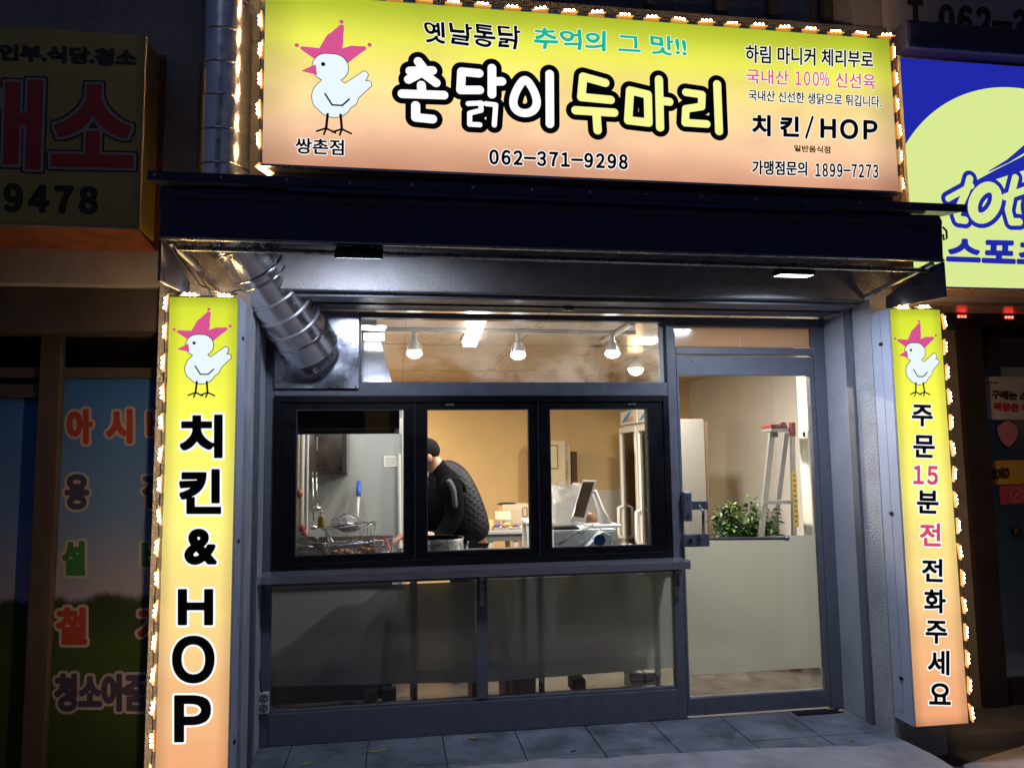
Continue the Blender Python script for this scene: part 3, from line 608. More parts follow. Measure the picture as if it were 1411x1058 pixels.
put('lower_pane', bx(-.688, .03, .184, .450, .036, .846), CLEAR, sf); put('lower_pane', bx(.512, .03, .184, 1.636, .036, .846), CLEAR, sf)
ff = frosted('frost_dark', (.66, .72, .74), .42, .6)
z0 = P(378, 948, 0).z; z1 = P(930, 922, 0).z
put('frosted_film', MB().prism([(-.685, z0), (.447, .265), (.447, .83), (-.685, .83)], 'y', .0385, .0400), ff, sf)
put('frosted_film', MB().prism([(.515, .262), (1.632, z1), (1.632, .84), (.515, .84)], 'y', .0385, .0400), ff, sf)
put('sealant', MB().box(1.60, .025, 1.99, 1.634, .045, 2.36), mat('sealant', (.4, .45, .45), .5), sf)
# black three-leaf service window
bw = thing('service_window', 'black framed three-part serving window above the steel ledge', 'window', (.48, -.02, .93))
fb = M['frame_black']
put('outer_frame', frame_mb(-.687, .934, 1.633, 1.903, .038, -.022, .075), fb, bw, bevel=.003)
for (a0, a1, b0, b1) in ((-.648, .098, -.565, .038), (.100, .820, .168, .768), (.822, 1.59, .892, 1.499)):
    zt, zb, ft, fbm = 1.864, .973, 1.825, 1.010
    s = MB(); s.box(a0, -.012, zb, b0, .05, zt); s.box(b1, -.012, zb, a1, .05, zt); s.box(b0, -.012, ft, b1, .05, zt); s.box(b0, -.012, zb, b1, .05, fbm)
    o = put('sash', s, fb, bw); put('pane', bx(b0, .01, fbm, b1, .016, ft), CLEAR, o)
    put('gasket', frame_mb(b0-.001, fbm-.001, b1+.001, ft+.001, .006, -.0135, .0), mat('gasket', (.03, .03, .03), .7), o)
for x in (.30, 1.40): put('catch', bx(x-.025, -.022, 1.845, x+.025, -.012, 1.857), M['alu'], bw, bevel=.003)
for x in (.099, .821): put('meeting_strip', bx(x-.004, -.019, .975, x+.004, -.0125, 1.862), mat('strip', (.03, .03, .033), .3), bw, bevel=.001)
for x in (.42, .85, 1.45): put('drain_cap', bx(x-.01, -.0235, .95, x+.01, -.0222, .956), M['black'], bw)
# steel ledge
le = thing('steel_ledge', 'stainless steel serving ledge under the black window', 'ledge', (.45, -.08, .9))
put('ledge_top', MB().prism([(-.135, .882), (-.135, .924), (-.012, .9335), (-.012, .926), (-.128, .917), (-.128, .882)], 'x', -.765+.025, 1.682), M['sill'], le, bevel=.001)
put('ledge_end', bx(1.6825, -.137, .878, 1.69, -.01, .93), M['sill'], le, bevel=.002)
for x in (-.70, .480, 1.652):
    put('bracket', MB().prism([(-.10, .881), (-.006, .881), (-.006, .70), (-.018, .70), (-.018, .84)], 'x', x-.012, x+.012), M['alu'] if x > 0 else fg, le, bevel=.001)
# sockets at the foot
so = thing('double_socket', 'white double electrical socket low on the frame by the pillar sign', 'socket', P(363, 968, -.03))
a = prect(356, 954, 370.5, 983, -.03); put('socket_plate', bx(a[0], -.035, a[1], a[2], -.001, a[3]), mat('socket_white', (.62, .62, .64), .35), so, bevel=.005)
for f_ in (.27, .73):
    z = a[1]+(a[3]-a[1])*f_; x = (a[0]+a[2])/2
    rr = put('outlet', MB().tube([(x, -.0352, z), (x, -.0362, z)], .023, 20), mat('outlet_grey', (.13, .13, .14), .4), so, smooth=40)
    put('outlet_hole', MB().tube([(x-.009, -.0364, z+.003), (x-.009, -.0368, z+.003)], .004, 8).tube([(x+.009, -.0364, z-.003), (x+.009, -.0368, z-.003)], .004, 8), mat('hole', (.6, .6, .6), .4), rr)
cb = MB().tube([P(350, 540, -.03), P(349, 650, -.035), P(352, 760, -.03), P(353, 900, -.03), P(361, 954, -.03)], .004, 6)
tag(put('cable', cb, M['wire']), 'thin black cable running down the jamb to the double socket', 'cable')

# ------------------------------------------------------------------ glass door
do = thing('glass_door', 'glass shop door with grey rails and frosted lower half', 'door', (2.15, .02, 0))
dx0, dx1 = 1.697, 2.609
put('top_rail', bx(dx0, .004, 2.032, dx1, .052, 2.150), fg, do, bevel=.003)
put('bottom_rail', bx(dx0, .002, .012, dx1, .052, .110), fg, do, bevel=.003)
put('stile', bx(dx0, .004, .1105, dx0+.016, .052, 2.0315), fg, do, bevel=.002); put('stile', bx(dx1-.030, .004, .1105, dx1, .052, 2.0315), fg, do, bevel=.002)
put('pane', bx(dx0+.016, .026, .1105, dx1-.030, .032, 2.0315), CLEAR, do)
put('frosted_film', bx(dx0+.017, .0345, .175+.06, dx1-.031, .036, 1.035), frosted('frost_door', (.71, .74, .71), .12, .4), do)
put('push_bar', MB().tube([P(972, 742, -.03), P(1080, 741.5, -.03)], .010, 12), mat('bar_steel', (.3, .3, .32), .3, 1), do, smooth=40)
put('bar_end', MB().ball(P(1084, 741.5, -.03), .017), M['alu'], do, smooth=True)
a = prect(941, 677, 952, 718, -.03); put('lock_body', bx(a[0], -.045, a[1], a[2]+.004, .0, a[3]), mat('lock', (.32, .34, .42), .3, .8), do, bevel=.008)
put('lock_button', MB().tube([((a[0]+a[2])/2, -.046, a[1]+.035), ((a[0]+a[2])/2, -.052, a[1]+.035)], .011, 14), M['alu'], do, smooth=40)
put('keyhole', MB().tube([((a[0]+a[2])/2, -.046, a[3]-.04), ((a[0]+a[2])/2, -.0475, a[3]-.04)], .006, 10), M['black'], do)
a = prect(953, 690, 976, 702, -.03); put('strike', bx(a[0], -.03, a[1], a[2], -.012, a[3]), mat('strike', (.22, .23, .28), .35, .8), do, bevel=.004)
a = prect(942, 735, 977, 753, -.03); put('lower_lock', bx(a[0], -.042, a[1], a[2], .0, a[3]), MATS['lock'], do, bevel=.006)
put('lock_knob', MB().tube([P(951, 745, -.044), P(951, 745, -.052)], .014, 16), M['alu'], do, smooth=40)
put('pull_handle', MB().tube([P(963, 696, -.02), P(966, 700, -.08), P(969, 704, -.09), P(969, 738, -.09), P(965, 742, -.06), P(964, 744, -.03)], .009, 10), M['alu'], do, smooth=50)
for z in (2.12, .06): put('screw', MB().lathe((1.80, .003, z), [(.001, -.003), (.005, -.002), (.005, .001)], 8, (0, 1, 0)), M['black'], do)
mt = tag(put('door_mat', bx(2.34, -.085, .002, 2.63, -.012, .007), M['black']), 'thin black mat strip at the foot of the glass door', 'mat')
#@@INTERIOR
# ------------------------------------------------------------------ interior shell
CZ = 2.45; BY = 4.6; RX = 3.62; LX = -1.2
wallo = mat('wall_ochre', (.70, .49, .24), .7, vary=(1.2, .08), bump=(40, .15, .004)); cream = mat('wall_cream', (.68, .65, .58), .75, vary=(1.4, .06), bump=(40, .15, .004))
struct('interior_floor', MB().box(LX, .10, -.12, RX, BY, -.005), mat('floor_vinyl', (.075, .065, .052), .4, vary=(6, .3, .15)))
struct('back_wall', bx(LX, BY, -.005, RX, BY+.1, CZ), wallo)
struct('right_wall', bx(RX, .071, -.005, RX+.1, BY, CZ), cream); struct('left_wall', bx(LX-.1, .071, -.005, LX, BY, CZ), mat('kitchen_wall', (.35, .35, .33), .5))
ceil = struct('ceiling', bx(LX, .072, CZ, RX, BY, CZ+.01), mat('ceiling_panel', (.60, .47, .38), .3, vary=(2, .08, .05)))
for k in range(2):
    put('panel_joint', bx(LX, 1.6+1.8*k, CZ-.004, RX, 1.604+1.8*k, CZ-.0005), mat('joint', (.35, .28, .2), .5), ceil)
for x in (.05, .95, 2.15, 2.9): put('panel_joint', bx(x, .1, CZ-.0045, x+.006, BY, CZ-.0008), MATS['joint'], ceil)
struct('pilaster', bx(3.02, .072, -.005, RX-.001, .95, CZ), mat('white_wall', (.62, .62, .56), .7, vary=(2, .05)))
struct('inner_return_wall', bx(-1.18, .0715, -.005, -.76, .13, CZ), mat('kitchen_wall2', (.3, .3, .3), .6))
struct('entrance_jamb', bx(2.70, .0715, -.005, 3.01, .12, CZ), MATS['white_wall'])
kp = thing('kitchen_partition', 'plain grey partition wall behind the fryers', 'partition', (-.5, 1.93, 0))
px1 = P(554, 640, 1.9).x
put('panel', bx(LX, 1.90, 0, px1, 1.96, 2.05), mat('partition_grey', (.34, .36, .36), .38, vary=(1.5, .1, .08)), kp)
put('edge_post', bx(px1+.001, 1.88, 0, px1+.03, 1.98, 2.05), mat('post', (.55, .55, .53), .4), kp)
put('conduit', MB().tube([P(550, 625, 1.87), P(551, 755, 1.87)], .016, 10), MATS['post'], kp, smooth=40)
no_ = tag(put('notice', MB().box(*(lambda a: (a[0], 1.894, a[1], a[2], 1.8965, a[3]))(prect(529, 628, 549, 643, 1.9))), mat('paper', (.75, .75, .7), .7)), 'small white paper notice stuck on the grey partition', 'notice')
inkg = mat('ink_grey', (.2, .2, .2), .6); lm = MB(); a = prect(531, 629, 547, 642, 1.894)
for k in range(6): lm.box(a[0], 1.8930, a[3]-.006-k*(a[3]-a[1])/6.5, a[0]+(a[2]-a[0])*random.uniform(.6, .95), 1.8936, a[3]-.010-k*(a[3]-a[1])/6.5)
put('printed_lines', lm, inkg, no_)
# range hood
hood = thing('range_hood', 'stainless range hood hanging above the fryers', 'range hood', (-.4, .5, 1.75))
hx0, hx1, hy0, hy1 = -1.0, P(550, 590, 1.05).x, .12, 1.05
hz0 = P(480, 598, 1.05).z; hz1 = P(480, 578, 1.05).z; hs = mat('hood_steel', (.035, .035, .04), .5, .3, vary=(5, .2, .1))
m = MB(); m.box(hx0, hy1-.012, hz0, hx1, hy1, hz1+.05).box(hx0, hy0, hz0, hx1, hy0+.012, hz1).box(hx1-.012, hy0+.012, hz0, hx1, hy1-.012, hz1).box(hx0, hy0+.012, hz0, hx0+.012, hy1-.012, hz1)
put('rim', m, hs, hood)
t0 = (-.7, .3); t1 = (-.12, .7)
m = MB(); bq = [(hx0, hy0, hz1), (hx1, hy0, hz1), (hx1, hy1, hz1), (hx0, hy1, hz1)]; tq = [(-.9, .25, 2.36), (-.13, .25, 2.36), (-.13, .8, 2.36), (-.9, .8, 2.36)]
m.add(bq+tq, [(0,1,5,4), (1,2,6,5), (2,3,7,6), (3,0,4,7)]); put('canopy', m, mat('hood_bright', (.5, .52, .58), .22, 1, vary=(4, .1, .08)), hood)
put('chimney', bx(-.9, .25, 2.362, -.13, .8, 2.448), MATS['hood_bright'], hood)
put('hood_corner', MB().box(hx1-.03, hy1-.05, hz0-.002, hx1+.02, hy1+.004, hz1+.005), mat('corner_plastic', (.6, .6, .58), .4), hood)
# wall cabinet
cabm = mat('cabinet_steel', (.34, .28, .25), .3, 1, vary=(4, .2, .1))
wc = thing('wall_cabinet', 'stainless wall cabinet hung on the kitchen partition', 'cabinet', (-.55, 1.75, 1.4))
a = prect(432, 600, 478, 654, 1.62)
put('carcass', bx(a[0], 1.625, a[1], a[2], 1.895, a[3]+.12), cabm, wc, bevel=.003)
put('cabinet_door', bx(a[0]+.005, 1.605, a[1]+.012, a[2]-.035, 1.624, a[3]+.11), cabm, wc, bevel=.003); put('side_panel', bx(a[2]-.032, 1.60, a[1]+.01, a[2]-.003, 1.624, a[3]+.11), hs, wc)
put('handle', MB().tube([(a[0]+.03, 1.60, a[3]-.12), (a[0]+.03, 1.575, a[3]-.11), (a[0]+.03, 1.575, a[3]-.02), (a[0]+.03, 1.60, a[3]-.01)], .005, 8), M['alu'], wc)
# hanging tools and pipes on the left
pp = thing('pipe_rack', 'pale gas and water pipes rising beside the fryers', 'pipes', (-.8, 1.5, 0))
for px, rr, c_ in ((412, .014, (.6, .55, .45)), (417, .018, (.55, .5, .42)), (424, .010, (.5, .5, .48))):
    p = P(px, 600, 1.4); put('pipe', MB().tube([(p.x, 1.4, .5), (p.x, 1.4, 1.9)], rr, 10), mat('pipe%d' % px, c_, .45), pp, smooth=40)
for px, z in ((413, 1.3), (417, 1.05), (421, 1.0)): q = P(px, 650, 1.37); put('valve', MB().lathe((q.x, 1.37, z), [(.01, -.03), (.025, -.02), (.02, .02), (.01, .03)], 10), mat('valve_red', (.25, .06, .04), .4), pp, smooth=True)
for i, (px, y0, y1) in enumerate(((431, 657, 726), (436, 657, 700))):
    q0, q1 = P(px, y0, 1.5), P(px+1, y1, 1.5); ld = thing('ladle', ['long steel ladle hanging under the wall cabinet', 'shorter steel ladle hanging under the wall cabinet'][i], 'ladle', q1)
    put('rod', MB().tube([q0, q1], .006, 8), M['steel'], ld, smooth=True); put('bowl', MB().ball(q1, .035, (1, 1, .6)), M['steel'], ld, smooth=True)
    put('hook', MB().tube([q0, q0+Vector((0, -.02, .02)), q0+Vector((0, .0, .03))], .004, 6), M['steel'], ld)
# fryer bench
fy = thing('fryer', 'stainless fryer bench with open tanks inside the serving window', 'fryer', (-.3, .6, 0))
bz = .925; st = M['steel']
put('body', bx(-.74, .32, .12, -.03, .95, .80), mat('fryer_body', (.3, .3, .3), .35, 1), fy, bevel=.004)
m = MB(); 
for x0_, x1_ in ((-.74, -.70), (-.38, -.34), (-.07, -.03)): m.box(x0_, .32, .80, x1_, .95, bz)
m.box(-.70, .32, .80, -.38, .36, bz).box(-.34, .32, .80, -.07, .36, bz).box(-.70, .91, .80, -.38, .95, bz).box(-.34, .91, .80, -.07, .95, bz)
put('tank_rim', m, st, fy)
for x0_, x1_ in ((-.70, -.38), (-.34, -.07)): put('oil', bx(x0_, .36, .83, x1_, .91, .845), mat('oil', (.08, .03, .008), .08), fy)
put('backsplash', bx(-.74, .955, .80, -.03, .97, 1.02), st, fy)
for sx_ in (-.70, -.07):
    for sy_ in (.36, .9): put('leg', MB().tube([(sx_, sy_, 0), (sx_, sy_, .12)], .02, 10), st, fy)
def basket(cx, cy, cz, lx, ly, h, lab, hand, tilt=0, rows=9):
    t = thing('fry_basket', lab, 'basket', (cx, cy, cz), 'wire fry baskets on the fryer')
    m = MB(); wr = .0016; ct, st_ = math.cos(tilt), math.sin(tilt)
    def q(x, y, z): return (cx+x*ct-z*st_, cy+y, cz+x*st_+z*ct)
    for k in range(rows+1):
        x = -lx/2+lx*k/rows; s = .82
        m.tube([q(x, -ly/2, h), q(x*s, -ly/2*s, 0), q(x*s, ly/2*s, 0), q(x, ly/2, h)], wr, 4)
        y = -ly/2+ly*k/rows; m.tube([q(-lx/2, y, h), q(-lx/2*s, y*s, 0), q(lx/2*s, y*s, 0), q(lx/2, y, h)], wr, 4)
    for f_ in (.33, .66):
        s = .82+.18*f_; m.tube([q(-lx/2*s, -ly/2*s, h*f_), q(lx/2*s, -ly/2*s, h*f_), q(lx/2*s, ly/2*s, h*f_), q(-lx/2*s, ly/2*s, h*f_), q(-lx/2*s, -ly/2*s, h*f_)], wr, 4)
    put('wire_mesh', m, M['steel'], t)
    put('rim', MB().tube([q(-lx/2, -ly/2, h), q(lx/2, -ly/2, h), q(lx/2, ly/2, h), q(-lx/2, ly/2, h), q(-lx/2, -ly/2, h)], .004, 8), M['alu'], t)
    hm = MB(); hm.tube([q(*p) for p in hand[0]], .0042, 8); put('handle', hm, hand[1], t, smooth=True); return t, q
gold = mat('fried', (.30, .15, .05), .6, bump=(60, .8, .01), vary=(25, .4))
t, q = basket(P(489, 745, .55).x, .55, .925, .36, .30, .085, 'wide wire basket of fried pieces at the front of the fryer', ([(-.12, -.1, .085), (-.15, -.05, .14), (-.21, 0, .19)], M['alu']), 0, 14)
for k in range(34):
    m = MB(); c = q(random.uniform(-.14, .14), random.uniform(-.1, .1), .018+random.uniform(0, .03)); m.ball(c, random.uniform(.016, .026), (1, random.uniform(.6, 1), random.uniform(.5, .8)), 8, 5)
    m.v = [tuple(a_+random.uniform(-.003, .003) for a_ in v) for v in m.v]
    tag(put('fried_piece', m, gold, smooth=True), 'golden brown fried piece heaped in the wide front basket', 'food', 'fried pieces in the front basket')
basket(P(485, 722, .74).x, .74, .99, .33, .16, .12, 'upright dark wire basket standing behind the front one', ([(-.07, 0, .10), (-.08, .02, .17), (-.03, .02, .20), (.04, .02, .15)], M['alu']), .08, 13)
hr = mat('handle_red', (.6, .03, .02), .35)
basket(P(535, 748, .62).x-.03, .66, .93, .12, .24, .08, 'narrow fry basket with a bright red handle', ([(-.04, -.05, .10), (.02, -.10, .105), (.035, -.16, .06), (.06, -.20, .0)], hr), 0, 7)
bo = thing('mixing_bowl', 'shallow steel bowl leaning behind the upright basket', 'bowl', P(478, 718, .88))
c = P(480, 724, .88); put('shell', MB().lathe(c, [(.03, -.03), (.075, -.012), (.115, .02), (.12, .022), (.11, .018), (.07, -.006), (.02, -.022)], 28, (.05, -.35, .9)), M['steel'], bo, smooth=True)
br = thing('brush', 'long handled brush with a blue grip leaning on the grey partition', 'brush', P(493, 722, 1.6))
put('shaft', MB().tube([P(492, 720, 1.6), P(494, 682, 1.75)], .012, 10), mat('shaft', (.5, .48, .45), .4), br, smooth=True)
put('grip', MB().tube([P(494, 684, 1.74), P(494.3, 675, 1.77), P(494.6, 664, 1.81), P(494.8, 662, 1.815)], [.017, .022, .018, .008], 12), mat('grip_blue', (.02, .10, .42), .4), br, smooth=True)
bt = thing('sauce_bottle', 'small yellow squeeze bottle at the back of the fryer', 'bottle', P(443, 725, .98))
c = P(443, 727, .98); put('bottle_body', MB().lathe(c, [(.022, 0), (.026, .01), (.026, .07), (.012, .09)], 16), mat('bottle_yellow', (.35, .25, .03), .4), bt, smooth=True); put('nozzle', MB().lathe(c+Vector((0, 0, .09)), [(.012, 0), (.003, .035)], 12), mat('cap_w', (.7, .7, .65), .4), bt, smooth=True)
for i, (px, py) in enumerate(((423, 740), (416, 752), (436, 748))):
    c = P(px, py, .45+.1*i); tr_ = thing('tongs', ['steel tongs lying at the far edge of the fryer', 'steel tongs lying nearest the window on the fryer', 'steel tongs beside the front fry basket'][i], 'tongs', c)
    for s in (-1, 1): put('arm', MB().tube([c+Vector((-.06, .02, .01)), c+Vector((0, .012*s, .0)), c+Vector((.07, -.02+.012*s, -.005))], [.004, .006, .003], 6), M['steel'], tr_, smooth=True)

# serving counter behind the window
ct_ = thing('inner_counter', 'stainless counter behind the serving window carrying the pot and till', 'counter', (.85, .5, 0))
put('worktop', bx(.05, .10, .905, 1.62, .80, .93), M['steel'], ct_, bevel=.004)
for x in (.10, .85, 1.57):
    for y in (.15, .75): put('leg', MB().tube([(x, y, 0), (x, y, .904)], .018, 8), M['steel'], ct_)
put('shelf', bx(.08, .14, .30, 1.59, .76, .32), M['steel'], ct_)
pot = thing('stock_pot', 'big ribbed stainless pot on the counter in front of the man', 'pot', (.29, .45, .93))
x1 = P(638, 740, .45).x; R2 = .155; pc = Vector((x1-R2, .45, .93)); ztop = P(620, 740, .45).z
pm = MB(); seg = 48
prof = [(R2*.97, 0), (R2, .01), (R2, ztop-.93-.03), (R2*1.0, ztop-.93-.028), (R2*1.03, ztop-.93-.004), (R2*1.045, ztop-.93), (R2*.98, ztop-.93), (R2*.96, .02)]
pm.lathe(pc, prof, seg); put('pot_wall', pm, M['steel'], pot, smooth=50)
for k in range(9):
    a_ = math.pi*(1.05+.9*k/8); put('rib', MB().tube([pc+Vector((R2*1.003*math.cos(a_), R2*1.003*math.sin(a_), .01)), pc+Vector((R2*1.003*math.cos(a_), R2*1.003*math.sin(a_), ztop-.965))], .003, 6), M['alu'], pot)
ldl = thing('ladle', 'steel ladle handle sticking up beside the stock pot', 'ladle', P(644, 757, .40)); put('rod', MB().tube([P(641, 760, .42), P(645, 746, .38)], .006, 8), M['alu'], ldl, smooth=True)
put('bowl', MB().ball(P(640, 762, .42), .02, (1, 1, .6)), M['alu'], ldl, smooth=True)
tray = tag(put('tray', bx(P(540, 757, .3).x, .2, .931, P(566, 757, .3).x, .5, .945), mat('tray', (.5, .52, .54), .35)), 'pale tray at the end of the counter by the fryer', 'tray')

# till
wp = mat('plastic_white', (.62, .62, .62), .35, vary=(6, .05)); pg = mat('plastic_pale', (.42, .50, .54), .4); dkp = mat('plastic_dark', (.02, .02, .022), .4)
cd = thing('cash_drawer', 'white cash drawer under the screen on the counter', 'cash drawer', P(808, 750, .35))
a = prect(764, 730, 850, 753, .32); put('drawer_case', bx(a[0], .33, .931, a[2], .70, a[3]), pg, cd, bevel=.004); put('drawer_front', bx(a[0]+.01, .322, .94, a[2]-.012, .3295, a[3]-.012), pg, cd, bevel=.003)
put('lock', MB().tube([((a[0]+a[2])/2, .3215, a[3]-.05), ((a[0]+a[2])/2, .316, a[3]-.05)], .008, 12), M['alu'], cd)
zt = a[3]
kb = thing('keyboard', 'small black keyboard on top of the cash drawer', 'keyboard', P(778, 729, .42)); b_ = prect(761, 722, 796, 731, .40)
put('case', bx(b_[0], .36, zt+.001, b_[2], .50, zt+.016), dkp, kb, bevel=.003); km = MB()
for i in range(9):
    for j in range(4): x = b_[0]+.008+(b_[2]-b_[0]-.016)*i/9; y = .366+.031*j; km.box(x, y, zt+.0165, x+(b_[2]-b_[0]-.016)/9-.003, y+.026, zt+.022)
put('keys', km, mat('keys', (.05, .045, .04), .5), kb)
mo = thing('till_monitor', 'white touch screen till tilted on its foot above the cash drawer', 'monitor', P(815, 720, .5))
A_, B_, C_, D_ = P(803, 661, .52), P(820, 661.5, .56), P(804, 717, .44), P(787, 714, .40)
def slabq(q, n_, th): 
    n_ = Vector(n_); q = [Vector(k_) for k_ in q]; return MB().add([tuple(k_) for k_ in q]+[tuple(k_+n_*th) for k_ in q], [(0,1,2,3), (7,6,5,4), (0,4,5,1), (1,5,6,2), (2,6,7,3), (3,7,4,0)])
nn = (B_-A_).cross(D_-A_).normalized(); nn = nn if nn.y > 0 else -nn
put('screen_case', slabq([A_, B_+Vector((.012, 0, 0)), C_+Vector((.012, 0, -.012)), D_+Vector((-.004, 0, -.012))], nn+Vector((.5, 0, 0)), .045), wp, mo, bevel=.006)
ce = (A_+B_+C_+D_)/4; put('screen', slabq([ce+(k_-ce)*.88-nn*.002 for k_ in (A_, B_, C_, D_)], -nn, .002), mat('screen', (.10, .07, .05), .08), mo)
put('stand', MB().tube([ce+Vector((.10, .10, .05)), ce+Vector((.15, .12, -.08)), Vector((ce.x+.16, .52, zt+.01))], [.018, .024, .045], 12), wp, mo, smooth=True)
put('foot', bx(ce.x+.03, .42, zt+.001, ce.x+.24, .62, zt+.018), wp, mo, bevel=.006)
ter = thing('card_terminal', 'pale card printer with a round blue button leaning on the till', 'terminal', P(818, 745, .28))
q0 = P(800, 752, .22); q1 = P(842, 733, .26)
put('case', MB().prism([(P(795, 752, .26).x, .931), (P(845, 752, .26).x, .931), (P(840, 736, .26).x, P(840, 736, .26).z), (P(828, 731, .26).x, P(828, 731, .26).z)], 'y', .22, .31), pg, ter, bevel=.006)
c = P(826, 744, .217); put('button', MB().tube([c, c+Vector((0, -.006, 0))], .036, 24), mat('blue_btn', (.01, .03, .22), .35), ter, smooth=40)
for k in range(6): c = P(800+k*4.2, 747.5-k*1.6, .219); put('key', bx(c.x-.006, .213, c.z-.004, c.x+.006, .219, c.z+.006), wp, ter)
for i, pts in enumerate(([(770, 751, .3), (783, 742, .27), (795, 733, .3), (808, 728, .35)], [(826, 727, .3), (836, 738, .25), (846, 748, .28), (860, 752, .3), (868, 748, .4)], [(790, 730, .35), (802, 735, .28), (812, 727, .33), (818, 722, .4)], [(783, 739, .28), (778, 745, .27), (765, 750, .27)])):
    tag(put('cable', MB().tube([P(*p) for p in pts], .0035, 6), M['wire'], smooth=True), ['black cable looping along the left of the cash drawer', 'black cable trailing off the right of the cash drawer', 'tangled cable under the till screen', 'short cable hanging over the drawer front'][i], 'cable')
cab_b = thing('receipt_roll', 'brown roll of tape lying behind the till screen', 'roll', P(815, 715, .62)); c = P(813, 716, .62); put('ring', MB().lathe(c, [(.045, -.02), (.05, 0), (.045, .02)], 20, (.5, -1, .2)), mat('tape_brown', (.2, .1, .05), .3), cab_b, smooth=True)
# clear plastic bag
bgm = bpy.data.materials.new('clear_bag'); bgm.use_nodes = True; n_ = bgm.node_tree; n_.nodes.clear()
o_ = n_.nodes.new('ShaderNodeOutputMaterial'); t_ = n_.nodes.new('ShaderNodeBsdfTransparent'); g_ = n_.nodes.new('ShaderNodeBsdfGlossy'); g_.inputs['Roughness'].default_value = .15
d_ = n_.nodes.new('ShaderNodeBsdfDiffuse'); d_.inputs[0].default_value = (.8, .8, .8, 1); a1 = n_.nodes.new('ShaderNodeMixShader'); a1.inputs[0].default_value = .3; a2 = n_.nodes.new('ShaderNodeMixShader'); a2.inputs[0].default_value = .32
no1 = n_.nodes.new('ShaderNodeTexNoise'); no1.inputs['Scale'].default_value = 14; no1.inputs['Distortion'].default_value = 1.5; bu = n_.nodes.new('ShaderNodeBump'); bu.inputs['Distance'].default_value = .03; n_.links.new(no1.outputs[0], bu.inputs['Height']); n_.links.new(bu.outputs[0], g_.inputs['Normal'])
n_.links.new(t_.outputs[0], a1.inputs[1]); n_.links.new(g_.outputs[0], a1.inputs[2]); n_.links.new(a1.outputs[0], a2.inputs[1]); n_.links.new(d_.outputs[0], a2.inputs[2]); n_.links.new(a2.outputs[0], o_.inputs[0])
bag = MB(); c = P(778, 700, .78); x0_, z0_, x1_, z1_ = prect(756, 668, 806, 730, .78); nb = 14
vs = []
for j in range(nb+1):
    for i in range(20):
        a_ = 2*math.pi*i/20; w_ = (x1_-x0_)/2*(1-.18*(j/nb)**3); x = (x0_+x1_)/2+w_*math.cos(a_)*abs(math.cos(a_))**-.4 if abs(math.cos(a_)) > .05 else (x0_+x1_)/2
        vs.append((x+random.uniform(-.016, .016), .78+.12*math.sin(a_)+random.uniform(-.03, .03), .931+(z1_-.931)*j/nb+(random.uniform(-.02, .02) if j == nb else 0)))
bag.add(vs, [(j*20+i, j*20+(i+1) % 20, (j+1)*20+(i+1) % 20, (j+1)*20+i) for j in range(nb) for i in range(20)])
# stands partly on a box behind the counter
tag(put('plastic_bag', bag, bgm, smooth=True), 'clear crinkled plastic bag standing behind the till', 'bag')

# ------------------------------------------------------------------ back of the room
tb = thing('work_table', 'grey topped work table spread with snacks at the back', 'table', (1.0, 2.6, 0))
ty = 2.35; x0_, z0_, x1_, z1_ = prect(655, 731, 741, 736, ty)
put('table_top', bx(x0_-.25, ty, z0_, x1_, ty+.6, z1_), mat('table_grey', (.35, .36, .37), .4), tb, bevel=.006)
for x in (P(677, 750, ty).x, P(712, 750, ty).x, x1_-.03): 
    for y in (ty+.03, ty+.55): put('leg', bx(x-.025, y, 0, x+.02, y+.03, z0_-.001), mat('table_leg', (.5, .5, .48), .4), tb)
put('apron', bx(x0_-.2, ty+.02, z0_-.06, x1_-.02, ty+.035, z0_-.001), mat('table_apron', (.12, .12, .12), .5), tb)
zt2 = z1_
cbx = thing('cardboard_box', 'big pale cardboard box with dark print behind the snacks', 'box', P(708, 715, ty+.55)); cm = mat('card_pale', (.52, .42, .28), .8)
a = prect(693, 695, 730, 733, ty+.35); put('box_body', bx(a[0], ty+.35, zt2+.002, a[2], ty+.59, a[3]), cm, cbx, bevel=.004)
put('lid_flap', bx(a[0]-.001, ty+.348, a[3]-.05, a[2]+.001, ty+.3495, a[3]+.002), mat('card2', (.58, .48, .33), .8), cbx)
put('panel_print', frame_mb(P(720, 705, ty+.34).x, P(722, 712, ty+.34).z, P(727, 705, ty+.34).x, P(722, 699, ty+.34).z, .008, ty+.346, ty+.3475), mat('print_dk', (.12, .08, .05), .7), cbx)
tag(put('black_wallet', MB().ball(P(698, 694, ty+.45)+Vector((0, 0, 0)), .06, (1.6, .8, .25)), dkp, smooth=True), 'flat black pouch lying on the cardboard box', 'pouch')
wb = tag(put('paper_pack', pbox(684, 705, 704, 716, ty+.2, ty+.3), mat('pack_white', (.75, .68, .5), .6), bevel=.003), 'white paper pack standing in front of the cardboard box', 'pack')
cols = [(.7, .5, .2), (.6, .1, .05), (.12, .12, .35), (.75, .7, .6), (.5, .08, .05), (.8, .55, .2), (.6, .5, .4), (.7, .15, .05), (.25, .2, .3), (.8, .7, .5)]
labs = ['amber jar', 'red snack packet', 'blue snack packet', 'cream packet', 'dark red packet', 'orange packet', 'tan packet', 'bright red packet', 'violet packet', 'ivory packet']
